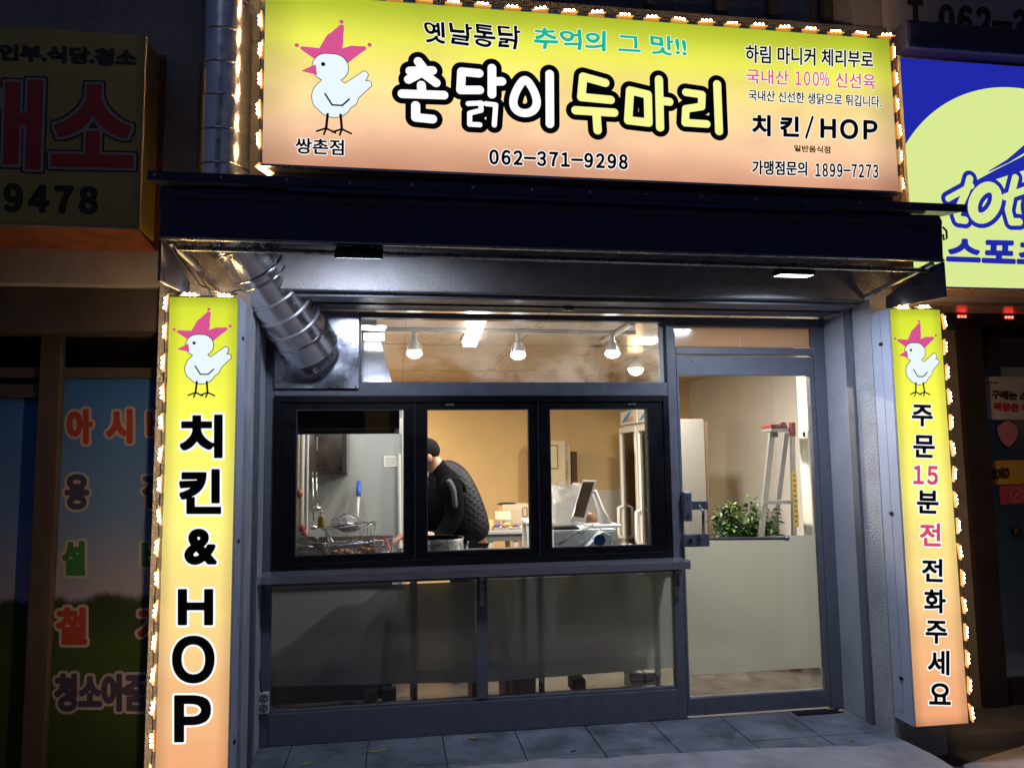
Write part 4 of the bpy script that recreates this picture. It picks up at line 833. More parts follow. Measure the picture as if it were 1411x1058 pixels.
for k, c_ in enumerate(cols):
    px = 676+k*4.6; c = P(px, 727, ty+.1); w_ = .013+.006*(k % 3); m = MB()
    if k == 0: m.lathe((c.x, ty+.12, zt2+.001), [(.03, 0), (.034, .01), (.034, .07), (.026, .085)], 16)
    else: m.ball((c.x, ty+.08+.05*(k % 2), zt2+.02+.012*(k % 3)), w_, (1.4, 1, .7), 9, 6); m.v = [tuple(a_+random.uniform(-.003, .003) for a_ in v) for v in m.v]
    tag(put('snack_packet' if k else 'jar', m, mat('snack%d' % k, c_, .4), smooth=50), labs[k]+' among the snacks on the back table', 'packet' if k else 'jar', 'snacks on the back table')
ch = thing('stool', 'white plastic stool at the right end of the back table', 'stool', P(735, 740, 1.9)); a = prect(723, 716, 741, 723, 1.95)
put('seat', bx(a[0], 1.9, a[1], a[2]+.15, 2.2, a[3]), wp, ch, bevel=.02)
for x in (a[0]+.03, a[2]+.12):
    for y in (1.93, 2.17): put('leg', MB().tube([(x, y, a[1]), (x*1.0+.0, y, 0)], [.018, .024], 8), wp, ch)
bagb = MB().ball(P(662, 745, 1.55), .06, (.9, .5, 1.3)); bagb.v = [(x+.008*math.sin(40*z), y, z) for x, y, z in bagb.v]
# brown mitt in the man's lowered hand is a thing he holds
tag(put('work_glove', bagb, mat('glove', (.16, .07, .03), .7), smooth=True), 'orange brown glove hanging at the hem of the man’s vest', 'glove')
# air conditioner
ac = thing('air_conditioner', 'tall beige floor standing air conditioner against the ochre wall', 'air conditioner', P(770, 700, 4.1)); bei = mat('beige', (.62, .52, .34), .45)
a = prect(735, 606, 783, 800, 4.05); put('cabinet', bx(a[0], 4.05, 0, a[2], 4.4, a[3]), bei, ac, bevel=.03)
b_ = prect(738, 613, 769, 646, 4.04); put('outlet_panel', frame_mb(b_[0], b_[1], b_[2], b_[3], .012, 4.040, 4.049), mat('beige_dark', (.25, .17, .07), .5), ac, bevel=.002); put('louvre_panel', bx(b_[0]+.013, 4.044, b_[1]+.013, b_[2]-.013, 4.0495, b_[3]-.013), bei, ac)
put('side_panel', bx(a[2]+.001, 4.09, 0, a[2]+.05, 4.36, a[3]-.04), mat('beige2', (.55, .46, .3), .5), ac, bevel=.01)
for k in range(8): q = P(781.5, 636+k*3.2, 4.04); put('letter_mark', bx(q.x-.012, 4.0435, q.z-.007, q.x+.010, 4.0495, q.z+.004), MATS['beige_dark'], ac)
struct('corner_shadow_strip', bx(P(789, 650, 4.5).x, 4.52, 0, P(796, 650, 4.5).x, 4.599, P(792, 622, 4.5).z), mat('corner_shadow', (.12, .07, .03), .7))  # dark strip standing in for the shaded corner beside the air conditioner
# low cream boarding
struct('dado', bx(P(795, 700, 4.59).x, 4.575, 0, 3.2, 4.599, P(830, 675, 4.59).z), cream)
# display fridges on the right wall
def fridge(y0, y1, x, lab):
    t = thing('display_fridge', lab, 'fridge', (x+.3, (y0+y1)/2, 0), 'glass door drinks fridges on the right')
    H = P(888, 594, y0).z if 0 else 1.86; wf = mat('fridge_white', (.74, .73, .70), .35)
    put('cabinet', MB().box(x+.05, y0, .0, x+.46, y0+.03, H).box(x+.05, y1-.03, .0, x+.46, y1, H).box(x+.43, y0+.03, 0, x+.46, y1-.03, H).box(x+.05, y0+.03, H-.04, x+.43, y1-.03, H).box(x+.05, y0+.03, 0, x+.43, y1-.03, .28), wf, t)
    m = MB(); m.box(x, y0+.004, .30, x+.045, y0+.055, H-.02).box(x, y1-.055, .30, x+.045, y1-.004, H-.02).box(x, y0+.055, H-.075, x+.045, y1-.055, H-.02).box(x, y0+.055, .30, x+.045, y1-.055, .35)
    d_ = put('fridge_door', m, wf, t, bevel=.003); put('pane', bx(x+.02, y0+.055, .35, x+.026, y1-.055, H-.075), CLEAR, d_)
    put('handle', MB().tube([(x, y1-.09, 1.02), (x-.05, y1-.09, 1.0), (x-.055, y1-.09, .74), (x-.05, y1-.09, .70), (x, y1-.09, .68)], .018, 10), wf, d_, smooth=True)
    put('hinge_plate', bx(x-.004, y0+.02, H-.28, x-.001, y0+.05, H-.1), mat('hinge', (.8, .8, .78), .4), d_)
    for z in (.6, .95, 1.3, 1.6): put('shelf', bx(x+.07, y0+.04, z, x+.41, y1-.04, z+.012), wf, t)
    put('back_lining', bx(x+.415, y0+.031, .29, x+.428, y1-.031, H-.05), mat('lining', (.75, .66, .5), .5), t)
    hb = put('header', MB().prism([(x+.02, H+.012), (x+.02, H+.15), (x+.10, H+.18), (x+.10, H+.012)], 'y', y0+.01, y1-.01), mat('header_white', (.75, .75, .72), .4), t)
    # header print: blue swoosh with dark and red words
    yc = (y0+y1)/2; L_ = y1-y0-.06
    sw = MB(); k_ = 14; up_ = [(yc+L_*.46-L_*.7*i/k_, H+.035+.105*math.sin(math.pi*.5*i/k_)) for i in range(k_+1)]; lo_ = [(a_[0]-.0, a_[1]-.006-.045*math.sin(math.pi*(i/k_))) for i, a_ in enumerate(up_)]
    for i in range(k_): sw.add([(x+.0185, *up_[i]), (x+.0185, *up_[i+1]), (x+.0185, *lo_[i+1]), (x+.0185, *lo_[i])], [(0, 1, 2, 3)])
    put('swoosh', sw, mat('swoosh', (.05, .3, .65), .4), hb)
    for wd, a0_, a1_, mm in (('A-gas', .28, -.02, inkg), ('KING', -.05, -.34, mat('king_red', (.8, .12, .04), .4))):
        v, tt, e = glyphs(wd); lo, hi = v.min(0), v.max(0); uv = (v-lo)/(hi-lo); tm = MB()
        tm.add([(x+.017, yc+L_*(a0_+(a1_-a0_)*u_), H+.03+.055*w2) for u_, w2 in uv], tt); put('lettering', tm, mm, hb)
fx = 2.36
fridge(2.30, 2.88, fx, 'nearer glass door drinks fridge with a blue swoosh header')
fridge(2.90, 3.48, fx, 'farther glass door drinks fridge beside the ochre wall')
# tall cabinet seen through the door
tc_ = thing('tall_cabinet', 'tall cream metal cabinet seen through the upper door glass', 'cabinet', (2.5, 1.9, 0)); a = prect(925, 577, 974, 780, 1.75)
cmm = mat('cab_cream', (.21, .205, .185), .45, vary=(2, .05))
put('carcass', bx(a[0], 1.77, .05, a[2], 2.2, a[3]), cmm, tc_, bevel=.004); put('cabinet_door', bx(a[0]+.004, 1.75, .07, a[2]-.003, 1.769, a[3]-.01), cmm, tc_, bevel=.003); put('plinth', bx(a[0]+.01, 1.79, .0, a[2]-.01, 2.18, .049), dkp, tc_)
put('side_shadow', bx(a[2]+.001, 1.752, .05, a[2]+.028, 1.80, a[3]-.02), mat('shadow_brown', (.14, .09, .06), .5), tc_)  # last strip is the shadow beside the cabinet, painted dark brown
# step ladder
ldr = thing('step_ladder', 'aluminium step ladder with red top caps beside the plant', 'ladder', P(1075, 760, .9)+Vector((0, 0, 0))); ly = .9; al = mat('ladder_alu', (.27, .28, .29), .4, .6, vary=(8, .1)); rd = mat('ladder_red', (.16, .018, .015), .5)
ldr.location.z = 0
def foot(px0, py0, px1, py1, Y): 
    a_, b_ = P(px0, py0, Y), P(px1, py1, Y); t_ = (a_.z-.01)/(a_.z-b_.z); return a_, a_+(b_-a_)*t_
def rail(px0, py0, px1, py1, Y, w_, nm='rail', mm=None):
    a_, b_ = foot(px0, py0, px1, py1, Y); m = MB(); m.add([(a_.x-w_/2, Y, a_.z), (a_.x+w_/2, Y, a_.z), (b_.x+w_/2, Y, b_.z), (b_.x-w_/2, Y, b_.z), (a_.x-w_/2, Y+.03, a_.z), (a_.x+w_/2, Y+.03, a_.z), (b_.x+w_/2, Y+.03, b_.z), (b_.x-w_/2, Y+.03, b_.z)], [(0,1,2,3), (7,6,5,4), (0,4,5,1), (1,5,6,2), (2,6,7,3), (3,7,4,0)]); put(nm, m, mm or al, ldr, bevel=.003); return a_, b_
a1_, b1_ = rail(1065, 594, 1050, 738, ly, .042); a2_, b2_ = rail(1084.5, 596, 1067, 738, ly+.25, .042); a3_, b3_ = rail(1093, 592, 1095.5, 738, ly-.06, .030)
for f_ in (.31, .62, .93):
    z = a1_.z+(b1_.z-a1_.z)*f_; xa = a1_.x+(b1_.x-a1_.x)*f_; xb = a3_.x+(b3_.x-a3_.x)*f_
    put('tread', bx(xa-.02, ly-.02, z-.012, xb-.005, ly+.10, z+.012), al, ldr, bevel=.002)
put('top_step', bx(a1_.x-.03, ly-.03, a1_.z-.005, a3_.x, ly+.12, a1_.z+.02), al, ldr, bevel=.003)
put('top_cap', bx(a1_.x-.032, ly-.035, a1_.z+.021, a1_.x+.05, ly+.12, a1_.z+.05), rd, ldr, bevel=.006); put('top_cap', bx(a1_.x+.055, ly-.02, a1_.z+.021, a3_.x-.02, ly+.1, a1_.z+.042), rd, ldr, bevel=.006)
put('hinge_cap', MB().lathe((a1_.x+.075, ly-.03, a1_.z+.045), [(.022, 0), (.022, .03)], 14, (0, 1, 0)), rd, ldr)
put('rail_cap', bx(a3_.x-.017, ly-.068, a3_.z-.05, a3_.x+.017, ly-.025, a3_.z+.055), rd, ldr, bevel=.005)
for x in (a1_.x, a2_.x-.01): put('bracket', bx(x-.02, ly-.036, a1_.z-.045, x+.022, ly-.031, a1_.z-.008), dkp, ldr, bevel=.002)
c0, c1_ = P(1093.5, 650, ly-.065), P(1094.5, 726, ly-.065)
put('warning_label', bx(c0.x-.014, ly-.0635, c1_.z, c0.x+.022, ly-.0605, c0.z), mat('label_yellow', (.55, .36, .03), .5), ldr)
for k in range(10): z = c0.z-.02-(c0.z-c1_.z-.03)*k/10; put('label_print', bx(c0.x-.008, ly-.0645, z-.012, c0.x+.012+.004*(k % 3), ly-.0638, z), mat('label_ink', (.12, .07, .01), .5), ldr)
for b__ in (b1_, b3_): put('foot', bx(b__.x-.03, b__.y-.02, 0, b__.x+.03, b__.y+.05, .03), rd, ldr, bevel=.004)
# potted plant
po = thing('potted_plant', 'bushy green potted plant behind the glass door', 'plant', (P(1030, 740, 1.15).x, 1.15, 0))
pcx = P(1032, 740, 1.15).x; pz = .58
put('pot', MB().lathe((pcx, 1.15, .0), [(.12, 0), (.16, .40), (.175, .41), (.175, .45), (.16, .45), (.15, .41)], 24), mat('pot_cream', (.5, .48, .44), .5), po, smooth=40)
put('soil', MB().lathe((pcx, 1.15, .40), [(.152, 0), (.152, .01)], 20), mat('soil', (.04, .025, .015), .9), po)
lm = [mat('leaf_a', (.02, .06, .010), .5), mat('leaf_b', (.04, .10, .015), .5), mat('leaf_c', (.08, .15, .02), .5)]
tips = []
sm = MB()
for k in range(60):
    a_ = random.uniform(0, 6.28); rr = .27*math.sqrt(random.random()); top = Vector((pcx+rr*math.cos(a_), 1.15+rr*.8*math.sin(a_), random.uniform(.80, 1.22)-rr*.25))
    base = Vector((pcx+.03*math.cos(a_), 1.15+.03*math.sin(a_), .42)); mid = (base+top)/2+Vector((.2*rr*math.cos(a_), 0, .08)); sm.tube([base, mid, top], [.005, .004, .002], 5)
    for t in (.5, .6, .68, .75, .82, .88, .94, 1.): tips.append(base.lerp(mid, t*2) if t < .5 else mid.lerp(top, t*2-1))
put('stem', sm, mat('stem', (.08, .07, .03), .6), po)
lms = [MB() for _ in range(3)]; 
for q in tips:
    for r__ in range(5):
        L_ = random.uniform(.035, .06); d = Vector((random.gauss(0, 1), random.gauss(0, 1), random.gauss(-.1, .5))).normalized(); s = d.cross(Vector((0, 0, 1))).normalized(); c = q+d*random.uniform(.005, .05); u_ = Vector((0, 0, 1))
        pts = [c, c+d*L_*.35+s*L_*.34+u_*.004, c+d*L_*.75+s*L_*.26, c+d*L_*1.05-u_*.008, c+d*L_*.75-s*L_*.26, c+d*L_*.35-s*L_*.34+u_*.004, c+d*L_*.5-u_*.006]
        lms[random.choice((0, 0, 1, 1, 2))].add([tuple(k_) for k_ in pts], [(0,1,6), (1,2,6), (2,3,6), (3,4,6), (4,5,6), (5,0,6)])
for k in range(3): put('foliage', lms[k], lm[k], po, kind='stuff')

# things on the floor seen under the film
blk = mat('block_grey', (.16, .16, .16), .85, bump=(50, .8, .01), vary=(20, .3))
for i, (px0, px1, y0, y1) in enumerate(((866, 884, 937, 949), (886, 901, 936, 948), (866, 884, 924, 936), (886, 901, 923, 935), (787, 805, 933, 951), (502, 520, 948, 968), (527, 546, 946, 965))):
    a = prect(px0, y0, px1, y1, .55 if i < 4 else .3)
    tag(put('grey_block', bx(a[0], .50+.0*i if i < 4 else .25, max(.0, a[1]) if i not in (2, 3) else a[1], a[2], .66 if i < 4 else .4, a[3]), blk, bevel=.008), ['lower rough grey block of the left stack under the frosted pane', 'lower rough grey block of the right stack under the frosted pane', 'upper rough grey block of the left stack under the frosted pane', 'upper rough grey block of the right stack under the frosted pane', 'single dark wrapped block on the shop floor', 'dark foil wrapped block left of the table leg on the shop floor', 'dark foil wrapped block right of the table leg on the shop floor'][i], 'block')
a = prect(650, 943, 702, 968, .28); tag(put('red_crate', frame_mb(a[0], 0, a[2], a[3]+.25, .03, .25, .55), mat('crate_red', (.38, .06, .03), .5), bevel=.005), 'dull red crate on the floor behind the middle post', 'crate')
a = prect(708, 935, 728, 965, .4); tag(put('carton', bx(a[0], .35, 0, a[2]+.04, .6, .30), cm, bevel=.004), 'brown carton on the floor beside the red crate', 'carton')
gas = thing('oil_can', 'round tin drum on the floor behind the left frosted pane', 'drum', (-.32, .5, 0)); put('drum_body', MB().lathe((-.32, .22, 0), [(.13, 0), (.135, .01), (.135, .10), (.13, .11)], 28), M['steel'], gas, smooth=40)

# ------------------------------------------------------------------ ceiling lights inside
wht = emis('lamp_white', (1, .97, .92), 9); bulb = emis('bulb_white', (.93, 1, .97), 22)
wsh = mat('lamp_shade', (.5, .5, .48), .35)
trk = thing('light_track', 'white ceiling track carrying three spot bulbs', 'light track', (.8, .8, CZ)); trk_x0, trk_x1 = P(500, 447, .85).x, P(875, 448, .85).x
put('track_rail', bx(trk_x0, .835, CZ-.03, trk_x1, .865, CZ-.001), wsh, trk, bevel=.003)
put('track_joint', bx(P(797, 447, .85).x, .83, CZ-.034, P(797, 447, .85).x+.03, .87, CZ-.0305), wsh, trk)
def lightat(loc, e, col, size=.1, kind='AREA', rot=(0, 0, 0)):
    l = bpy.data.objects.new('lamp_light', bpy.data.lights.new('lamp_light', kind)); COL.objects.link(l); l.data.energy = e; l.data.color = col; l.location = loc; l.rotation_euler = rot
    if kind == 'AREA': l.data.shape = 'DISK'; l.data.size = size
    else: l.data.shadow_soft_size = size
    return l
for i, (px, py) in enumerate(((571, 488), (714, 490), (844, 488))):
    c = P(px, py, .85); t = thing('spot_bulb', ['cage spot bulb nearest the metal plate, wiped glass glowing around it', 'middle one of the three cage spot bulbs', 'cage spot bulb nearest the warm pendant lamp'][i], 'lamp', c, 'spot bulbs on the track')
    put('holder', MB().tube([(c.x, .85, CZ-.03), (c.x, .85, CZ-.085)], .017, 12), wsh, t, smooth=40)
    put('neck', MB().lathe((c.x, .85, c.z), [(.042, .012), (.040, .03), (.030, .055), (.026, .095), (.014, .10)], 18), wsh, t, smooth=40)
    put('bulb', MB().ball((c.x, .85, c.z+.004), .054, (1, 1, .6), 18, 8), bulb, t, smooth=True)
    for s in (-1, 1): put('arm', MB().tube([(c.x+s*.006, .85, CZ-.07), (c.x+s*.03, .85, c.z+.09), (c.x+s*.048, .85, c.z+.05), (c.x+s*.046, .85, c.z+.02)], .0035, 6), wsh, t)
    lightat((c.x, .85, c.z-.034), 8, (1, .93, .82), .09)
ba = thing('batten_light', 'long white batten light on the ceiling between two spot bulbs', 'ceiling lamp', (P(645, 460, 1.2).x, 1.3, CZ)); bxx = P(648, 460, 1.3).x
bz = CZ-.05
bxc = .52
def pz(px, py, Z): d = ray(px, py); return CAM+d*((Z-CAM.z)/d.z)
e0, e1 = pz(647, 478, bz), pz(657, 449, bz)
put('diffuser', MB().add([(e0.x-.05, e0.y, bz), (e0.x+.05, e0.y, bz), (e1.x+.05, e1.y, bz), (e1.x-.05, e1.y, bz)]+[(e0.x-.05, e0.y, bz+.03), (e0.x+.05, e0.y, bz+.03), (e1.x+.05, e1.y, bz+.03), (e1.x-.05, e1.y, bz+.03)], [(0,1,2,3), (7,6,5,4), (0,4,5,1), (1,5,6,2), (2,6,7,3), (3,7,4,0)]), wht, ba)
put('housing', bx(min(e0.x, e1.x)-.03, e1.y, bz+.031, max(e0.x, e1.x)+.03, e0.y, CZ-.001), wsh, ba)
c = pz(657, 443, bz); tag(put('square_light', bx(c.x-.06, c.y-.1, bz, c.x+.06, c.y+.1, CZ-.001), wht), 'small square white light at the near end of the batten', 'ceiling lamp')
c = pz(893, 471, CZ-.01); c1x, c1y = c.x, c.y; tag(put('panel_light', bx(c.x-.085, c.y-.12, CZ-.012, c.x+.085, c.y+.12, CZ-.001), wht), 'small white panel light on the ceiling above the pendant', 'ceiling lamp')
c = pz(516, 466, CZ-.012); c = P(516, 466, .20); tag(put('hood_glint', bx(c.x-.06, .14, c.z-.02, c.x+.06, .16, c.z+.02), wht), 'glowing bar put in for a light reflected in the range hood', 'lamp')  # glowing bar added in place of a reflection in the hood steel
c = P(876, 508, 2.3); pe = thing('pendant_lamp', 'warm round pendant lamp near the post by the door', 'pendant lamp', c)
put('cord', MB().tube([(c.x, 2.3, c.z+.12), (c.x, 2.3, CZ-.001)], .004, 6), dkp, pe); put('shade', MB().lathe(c, [(.078, 0), (.074, .03), (.05, .07), (.02, .085), (.018, .12)], 22), wsh, pe, smooth=40)
put('globe', MB().ball((c.x, 2.3, c.z-.002), .07, (1, 1, .85), 18, 10), emis('globe_warm', (1, .70, .34), 40), pe, smooth=True)
c = P(822, 475, 1.6); cm_ = thing('camera_mount', 'small dark ceiling bracket with a thin rod between the bulbs', 'bracket', c)
put('plate', bx(c.x-.05, 1.55, c.z-.012, c.x+.05, 1.65, c.z+.005), dkp, cm_, bevel=.004); put('rod', MB().tube([c, c+Vector((0, 0, CZ-c.z-.001))], .006, 6), dkp, cm_); put('drop_rod', MB().tube([c-Vector((0, 0, .012)), c-Vector((0, 0, .25))], .003, 6), dkp, cm_)
cr_ = thing('ceiling_conduit', 'white conduit crossing the ceiling behind the spot bulbs', 'conduit', (1.8, 2, CZ)); put('tube', MB().tube([pz(830, 470, CZ-.02), pz(872, 446, CZ-.02)], .018, 8), wsh, cr_, smooth=40)
# unseen lamps added to brighten the hall and kitchen, dressed as ceiling panels
for nm_, (x_, y_), e_, c_, s_ in (('added panel light out of view behind the kitchen partition, brightening the back of the room', (-.62, 3.2), 84, (1, .80, .52), .4), ('added panel light out of view behind the range hood, brightening the fryers', (-.45, 1.3), 8, (.93, .97, 1), .25)):
    q = thing('panel_light', nm_, 'ceiling lamp', (x_, y_, CZ)); put('panel_frame', frame_mb(x_-s_/2-.02, 0, x_+s_/2+.02, s_+.04, .02, 0, .02), wsh, q)
    q.children[0].data.transform(Matrix(((1, 0, 0, 0), (0, 0, 1, y_-s_/2-.02), (0, -1, 0, CZ-.001), (0, 0, 0, 1)))); put('diffuser', bx(x_-s_/2, y_-s_/2, CZ-.008, x_+s_/2, y_+s_/2, CZ-.002), wht, q)
    lightat((x_, y_, CZ-.012), e_, c_, s_)
lightat((c1x, c1y, CZ-.014), 95, (1, .91, .78), .2); lightat((bxc, 1.1, bz-.012), 10, (1, .95, .88), .1)

# ------------------------------------------------------------------ the man at the counter
def skin_obj(name, verts, edges, radii, m, parent, sub=2, root=0):
    me = bpy.data.meshes.new(name); me.from_pydata(verts, edges, []); o = bpy.data.objects.new(name, me); COL.objects.link(o)
    sk = o.modifiers.new('skin', 'SKIN'); sk.use_smooth_shade = True
    for i, r_ in enumerate(radii): me.skin_vertices[0].data[i].radius = r_ if hasattr(r_, '__len__') else (r_, r_)
    for i in range(len(verts)): me.skin_vertices[0].data[i].use_root = (i == root)
    ss = o.modifiers.new('sub', 'SUBSURF'); ss.levels = ss.render_levels = sub
    bpy.context.view_layer.update(); dg = bpy.context.evaluated_depsgraph_get()
    m2 = bpy.data.meshes.new_from_object(o.evaluated_get(dg)); bpy.data.objects.remove(o)
    m2.materials.clear(); m2.materials.append(m); ob = put(name, m2, None, parent); m2.polygons.foreach_set('use_smooth', [True]*len(m2.polygons)); return ob
MY = 1.15
def mp(px, py, dy=0.): return P(px, py, MY+dy)
skinm = mat('skin', (.46, .25, .16), .5, bump=(80, .1, .002)); clothd = mat('cloth_dark', (.0035, .0038, .0055), .95, bump=(120, .4, .003), spec=.06); 
man = thing('person', 'man in a black quilted vest bending over the pot, facing away from the door', 'person', (.45, MY, 0))
hip = mp(640, 752); hip.z = .93
V = [hip, mp(640, 722), mp(628, 694), mp(613, 664), mp(600, 640), mp(585, 625, -.02), mp(577, 628, -.04),   # 0-6 spine, neck, head
     mp(622, 668, -.16), mp(627, 712, -.20), mp(606, 742, -.26), mp(580, 738, -.34),                      # 7-10 near arm
     mp(598, 668, .17), mp(580, 705, .12), mp(560, 735, -.05),                                            # 11-13 far arm
     Vector((hip.x+.0, MY-.10, .86)), Vector((hip.x-.02, MY-.11, .48)), Vector((hip.x+.02, MY-.11, .08)), Vector((hip.x-.12, MY-.12, .035)),
     Vector((hip.x+.0, MY+.10, .86)), Vector((hip.x-.02, MY+.12, .48)), Vector((hip.x+.02, MY+.12, .08)), Vector((hip.x-.12, MY+.13, .035))]
Ed = [(0,1), (1,2), (2,3), (3,4), (4,5), (5,6), (3,7), (7,8), (8,9), (9,10), (3,11), (11,12), (12,13), (0,14), (14,15), (15,16), (16,17), (0,18), (18,19), (19,20), (20,21)]
Rd = [.12, .12, .12, .11, .058, .088, .078, .075, .058, .048, .036, .075, .058, .036, .085, .065, .045, .04, .085, .065, .045, .04]
body = skin_obj('body', [tuple(v) for v in V], Ed, Rd, skinm, man)
body.data.materials.append(clothd); org = WL(man)
for pl_ in body.data.polygons:
    c = pl_.center
    if min((c-V[i]).length for i in (5, 6, 10, 13)) > .135 and (c-V[4]).length > .075: pl_.material_index = 1
# face and ear towards the pot
hd = V[5]; put('ear', MB().ball((mp(591, 631).x, MY-.105, mp(591, 631).z), .026, (.7, .4, 1.1)), skinm, man, smooth=True)
put('nose', MB().tube([hd+Vector((-.085, -.02, -.02)), hd+Vector((-.125, -.02, -.06)), hd+Vector((-.10, -.02, -.065))], [.012, .018, .012], 8), skinm, man, smooth=True)
hm = MB().ball(hd+Vector((.012, .0, .022)), .098, (1.02, .88, .95), 24, 14)
hm.v = [(x+random.uniform(-.002, .002), y, z+random.uniform(-.002, .002)) for x, y, z in hm.v]
hc = hd+Vector((.012, 0, .022)); hm.f = [f_ for f_ in hm.f if sum((hm.v[i][0]-hc.x)*.75+(hm.v[i][2]-hc.z)*1.0 for i in f_)/len(f_) > -.01]
put('hair', hm, mat('hair', (.006, .005, .0045), .85, bump=(260, 1, .006), spec=.15), man, smooth=True)
# shirt sleeves, padded vest, trousers
sl = clothd
skin_obj('sleeve', [tuple(V[3]+Vector((.0, -.10, .0))), tuple(V[7]), tuple(V[8]), tuple(V[9]), tuple(V[9].lerp(V[10], .6))], [(0,1), (1,2), (2,3), (3,4)], [.085, .092, .072, .060, .05], sl, man)
skin_obj('sleeve', [tuple(V[3]+Vector((0, .1, 0))), tuple(V[11]), tuple(V[12]), tuple(V[12].lerp(V[13], .8))], [(0,1), (1,2), (2,3)], [.085, .09, .07, .052], sl, man)
skin_obj('shoulder_stripe', [tuple(V[7]+Vector((-.03, -.068, .045))), tuple(V[7]+Vector((.01, -.078, -.03))), tuple(V[8]+Vector((-.0, -.055, .06)))], [(0,1), (1,2)], [(.040, .022), (.042, .022), (.026, .018)], mat('stripe_grey', (.05, .056, .07), .85), man)
qm = bpy.data.materials.new('quilt'); qm.use_nodes = True; qn = qm.node_tree; qb = qn.nodes['Principled BSDF']; qb.inputs['Base Color'].default_value = (.008, .0085, .013, 1); qb.inputs['Roughness'].default_value = .6; qb.inputs['Specular IOR Level'].default_value = .25
tcq = qn.nodes.new('ShaderNodeTexCoord'); hq = []
for ang in (35, -35):
    mq = qn.nodes.new('ShaderNodeMapping'); mq.inputs['Rotation'].default_value = (0, math.radians(ang), 0); wq = qn.nodes.new('ShaderNodeTexWave'); wq.bands_direction = 'Z'; wq.inputs['Scale'].default_value = 8.5; wq.inputs['Distortion'].default_value = 1.2; wq.inputs['Detail'].default_value = 1
    qn.links.new(tcq.outputs['Object'], mq.inputs[0]); qn.links.new(mq.outputs[0], wq.inputs[0])
    pw = qn.nodes.new('ShaderNodeMath'); pw.operation = 'POWER'; pw.inputs[1].default_value = .3; qn.links.new(wq.outputs[1], pw.inputs[0]); hq.append(pw)
mn = qn.nodes.new('ShaderNodeMath'); mn.operation = 'MINIMUM'; qn.links.new(hq[0].outputs[0], mn.inputs[0]); qn.links.new(hq[1].outputs[0], mn.inputs[1])
bq_ = qn.nodes.new('ShaderNodeBump'); bq_.inputs['Distance'].default_value = .004; bq_.inputs['Strength'].default_value = .7; qn.links.new(mn.outputs[0], bq_.inputs['Height']); qn.links.new(bq_.outputs[0], qb.inputs['Normal'])
vv = [mp(651, 752), mp(645, 720), mp(634, 694), mp(619, 664), mp(608, 650), mp(600, 640)]
skin_obj('vest', [tuple(v) for v in vv], [(i, i+1) for i in range(5)], [(.135, .165), (.142, .17), (.150, .18), (.140, .18), (.108, .14), (.074, .08)], qm, man)
skin_obj('collar', [tuple(mp(604, 646)), tuple(mp(598, 637))], [(0, 1)], [.086, .078], clothd, man)
skin_obj('apron', [tuple(mp(606, 668, .0)), tuple(mp(602, 708, .0)), tuple(mp(604, 755, .0))], [(0, 1), (1, 2)], [(.13, .13), (.17, .15), (.17, .16)], clothd, man)
skin_obj('trousers', [(hip.x-.01, MY, .98), (hip.x, MY-.10, .84), (hip.x-.02, MY-.11, .48), (hip.x+.02, MY-.11, .10), (hip.x, MY+.10, .84), (hip.x-.02, MY+.12, .48), (hip.x+.02, MY+.12, .10)], [(0, 1), (1, 2), (2, 3), (0, 4), (4, 5), (5, 6)], [.15, .11, .085, .07, .11, .085, .07], mat('trousers', (.02, .02, .025), .8), man)
def hand(wr, d, par):
    d = d.normalized(); s = d.cross(Vector((0, 0, 1))).normalized(); u = s.cross(d)
    vs = [tuple(wr), tuple(wr+d*.05)]; es = [(0, 1)]; rs = [(.026, .02), (.036, .018)]
    for k, L_ in enumerate((.065, .078, .072, .055)):
        b_ = wr+d*.085+s*(k-1.5)*.021; i0 = len(vs)
        vs += [tuple(b_), tuple(b_+d*L_*.5-u*.008), tuple(b_+d*L_*.9-u*.035)]; es += [(1, i0), (i0, i0+1), (i0+1, i0+2)]; rs += [.0105, .0095, .008]
    i0 = len(vs); vs += [tuple(wr+d*.04+s*-.035-u*.01), tuple(wr+d*.08+s*-.052-u*.025)]; es += [(1, i0), (i0, i0+1)]; rs += [.012, .009]
    skin_obj('hand', vs, es, rs, skinm, par, 1)
hand(V[10], Vector((-.8, -.3, -.35)), man); hand(V[13], Vector((-.7, -.5, -.3)), man)

# ------------------------------------------------------------------ neighbour on the left
XS = -1.205
ys = thing('employment_sign', 'unlit grimy yellow box sign with big red letters on the left building', 'sign', (-2.4, -.6, 2.63)); yface = mat('yellow_face', (.50, .38, .10), .45, vary=(2, .15)); 
z0_, z1_ = 2.642, 3.585; yf = -.73
put('sign_face', bx(-3.6, yf, z0_, XS-.003, yf+.006, z1_), yface, ys); put('sign_case', bx(-3.6, yf+.0065, z0_-.004, XS, -.50, z1_+.004), mat('yellow_case', (.62, .40, .05), .4, vary=(5, .15)), ys, bevel=.004)
put('edge_trim', bx(-3.6, yf-.004, z0_-.014, XS+.002, yf+.02, z0_-.0045), mat('trim_pale', (.5, .45, .36), .5), ys); put('edge_trim', bx(XS+.0005, yf-.002, z0_, XS+.004, yf+.016, z1_), MATS['trim_pale'], ys)
put('back_frame', bx(-3.6, -.499, z0_-.05, XS+.02, -.4705, z1_+.03), mat('rust', (.23, .07, .03), .8, vary=(10, .4), bump=(30, .5, .006)), ys)
put('rusty_underside', MB().prism([(yf, z0_-.016), (-.50, z0_-.05), (-.50, z0_-.04), (yf, z0_-.0145)], 'x', -3.6, XS+.004), MATS['rust'], ys)
Yy = yf-.0005
rdk = mat('red_unlit', (.5, .025, .025), .5); gry = mat('outline_pale', (.42, .38, .40), .6); dki = mat('ink_unlit', (.03, .02, .015), .6)
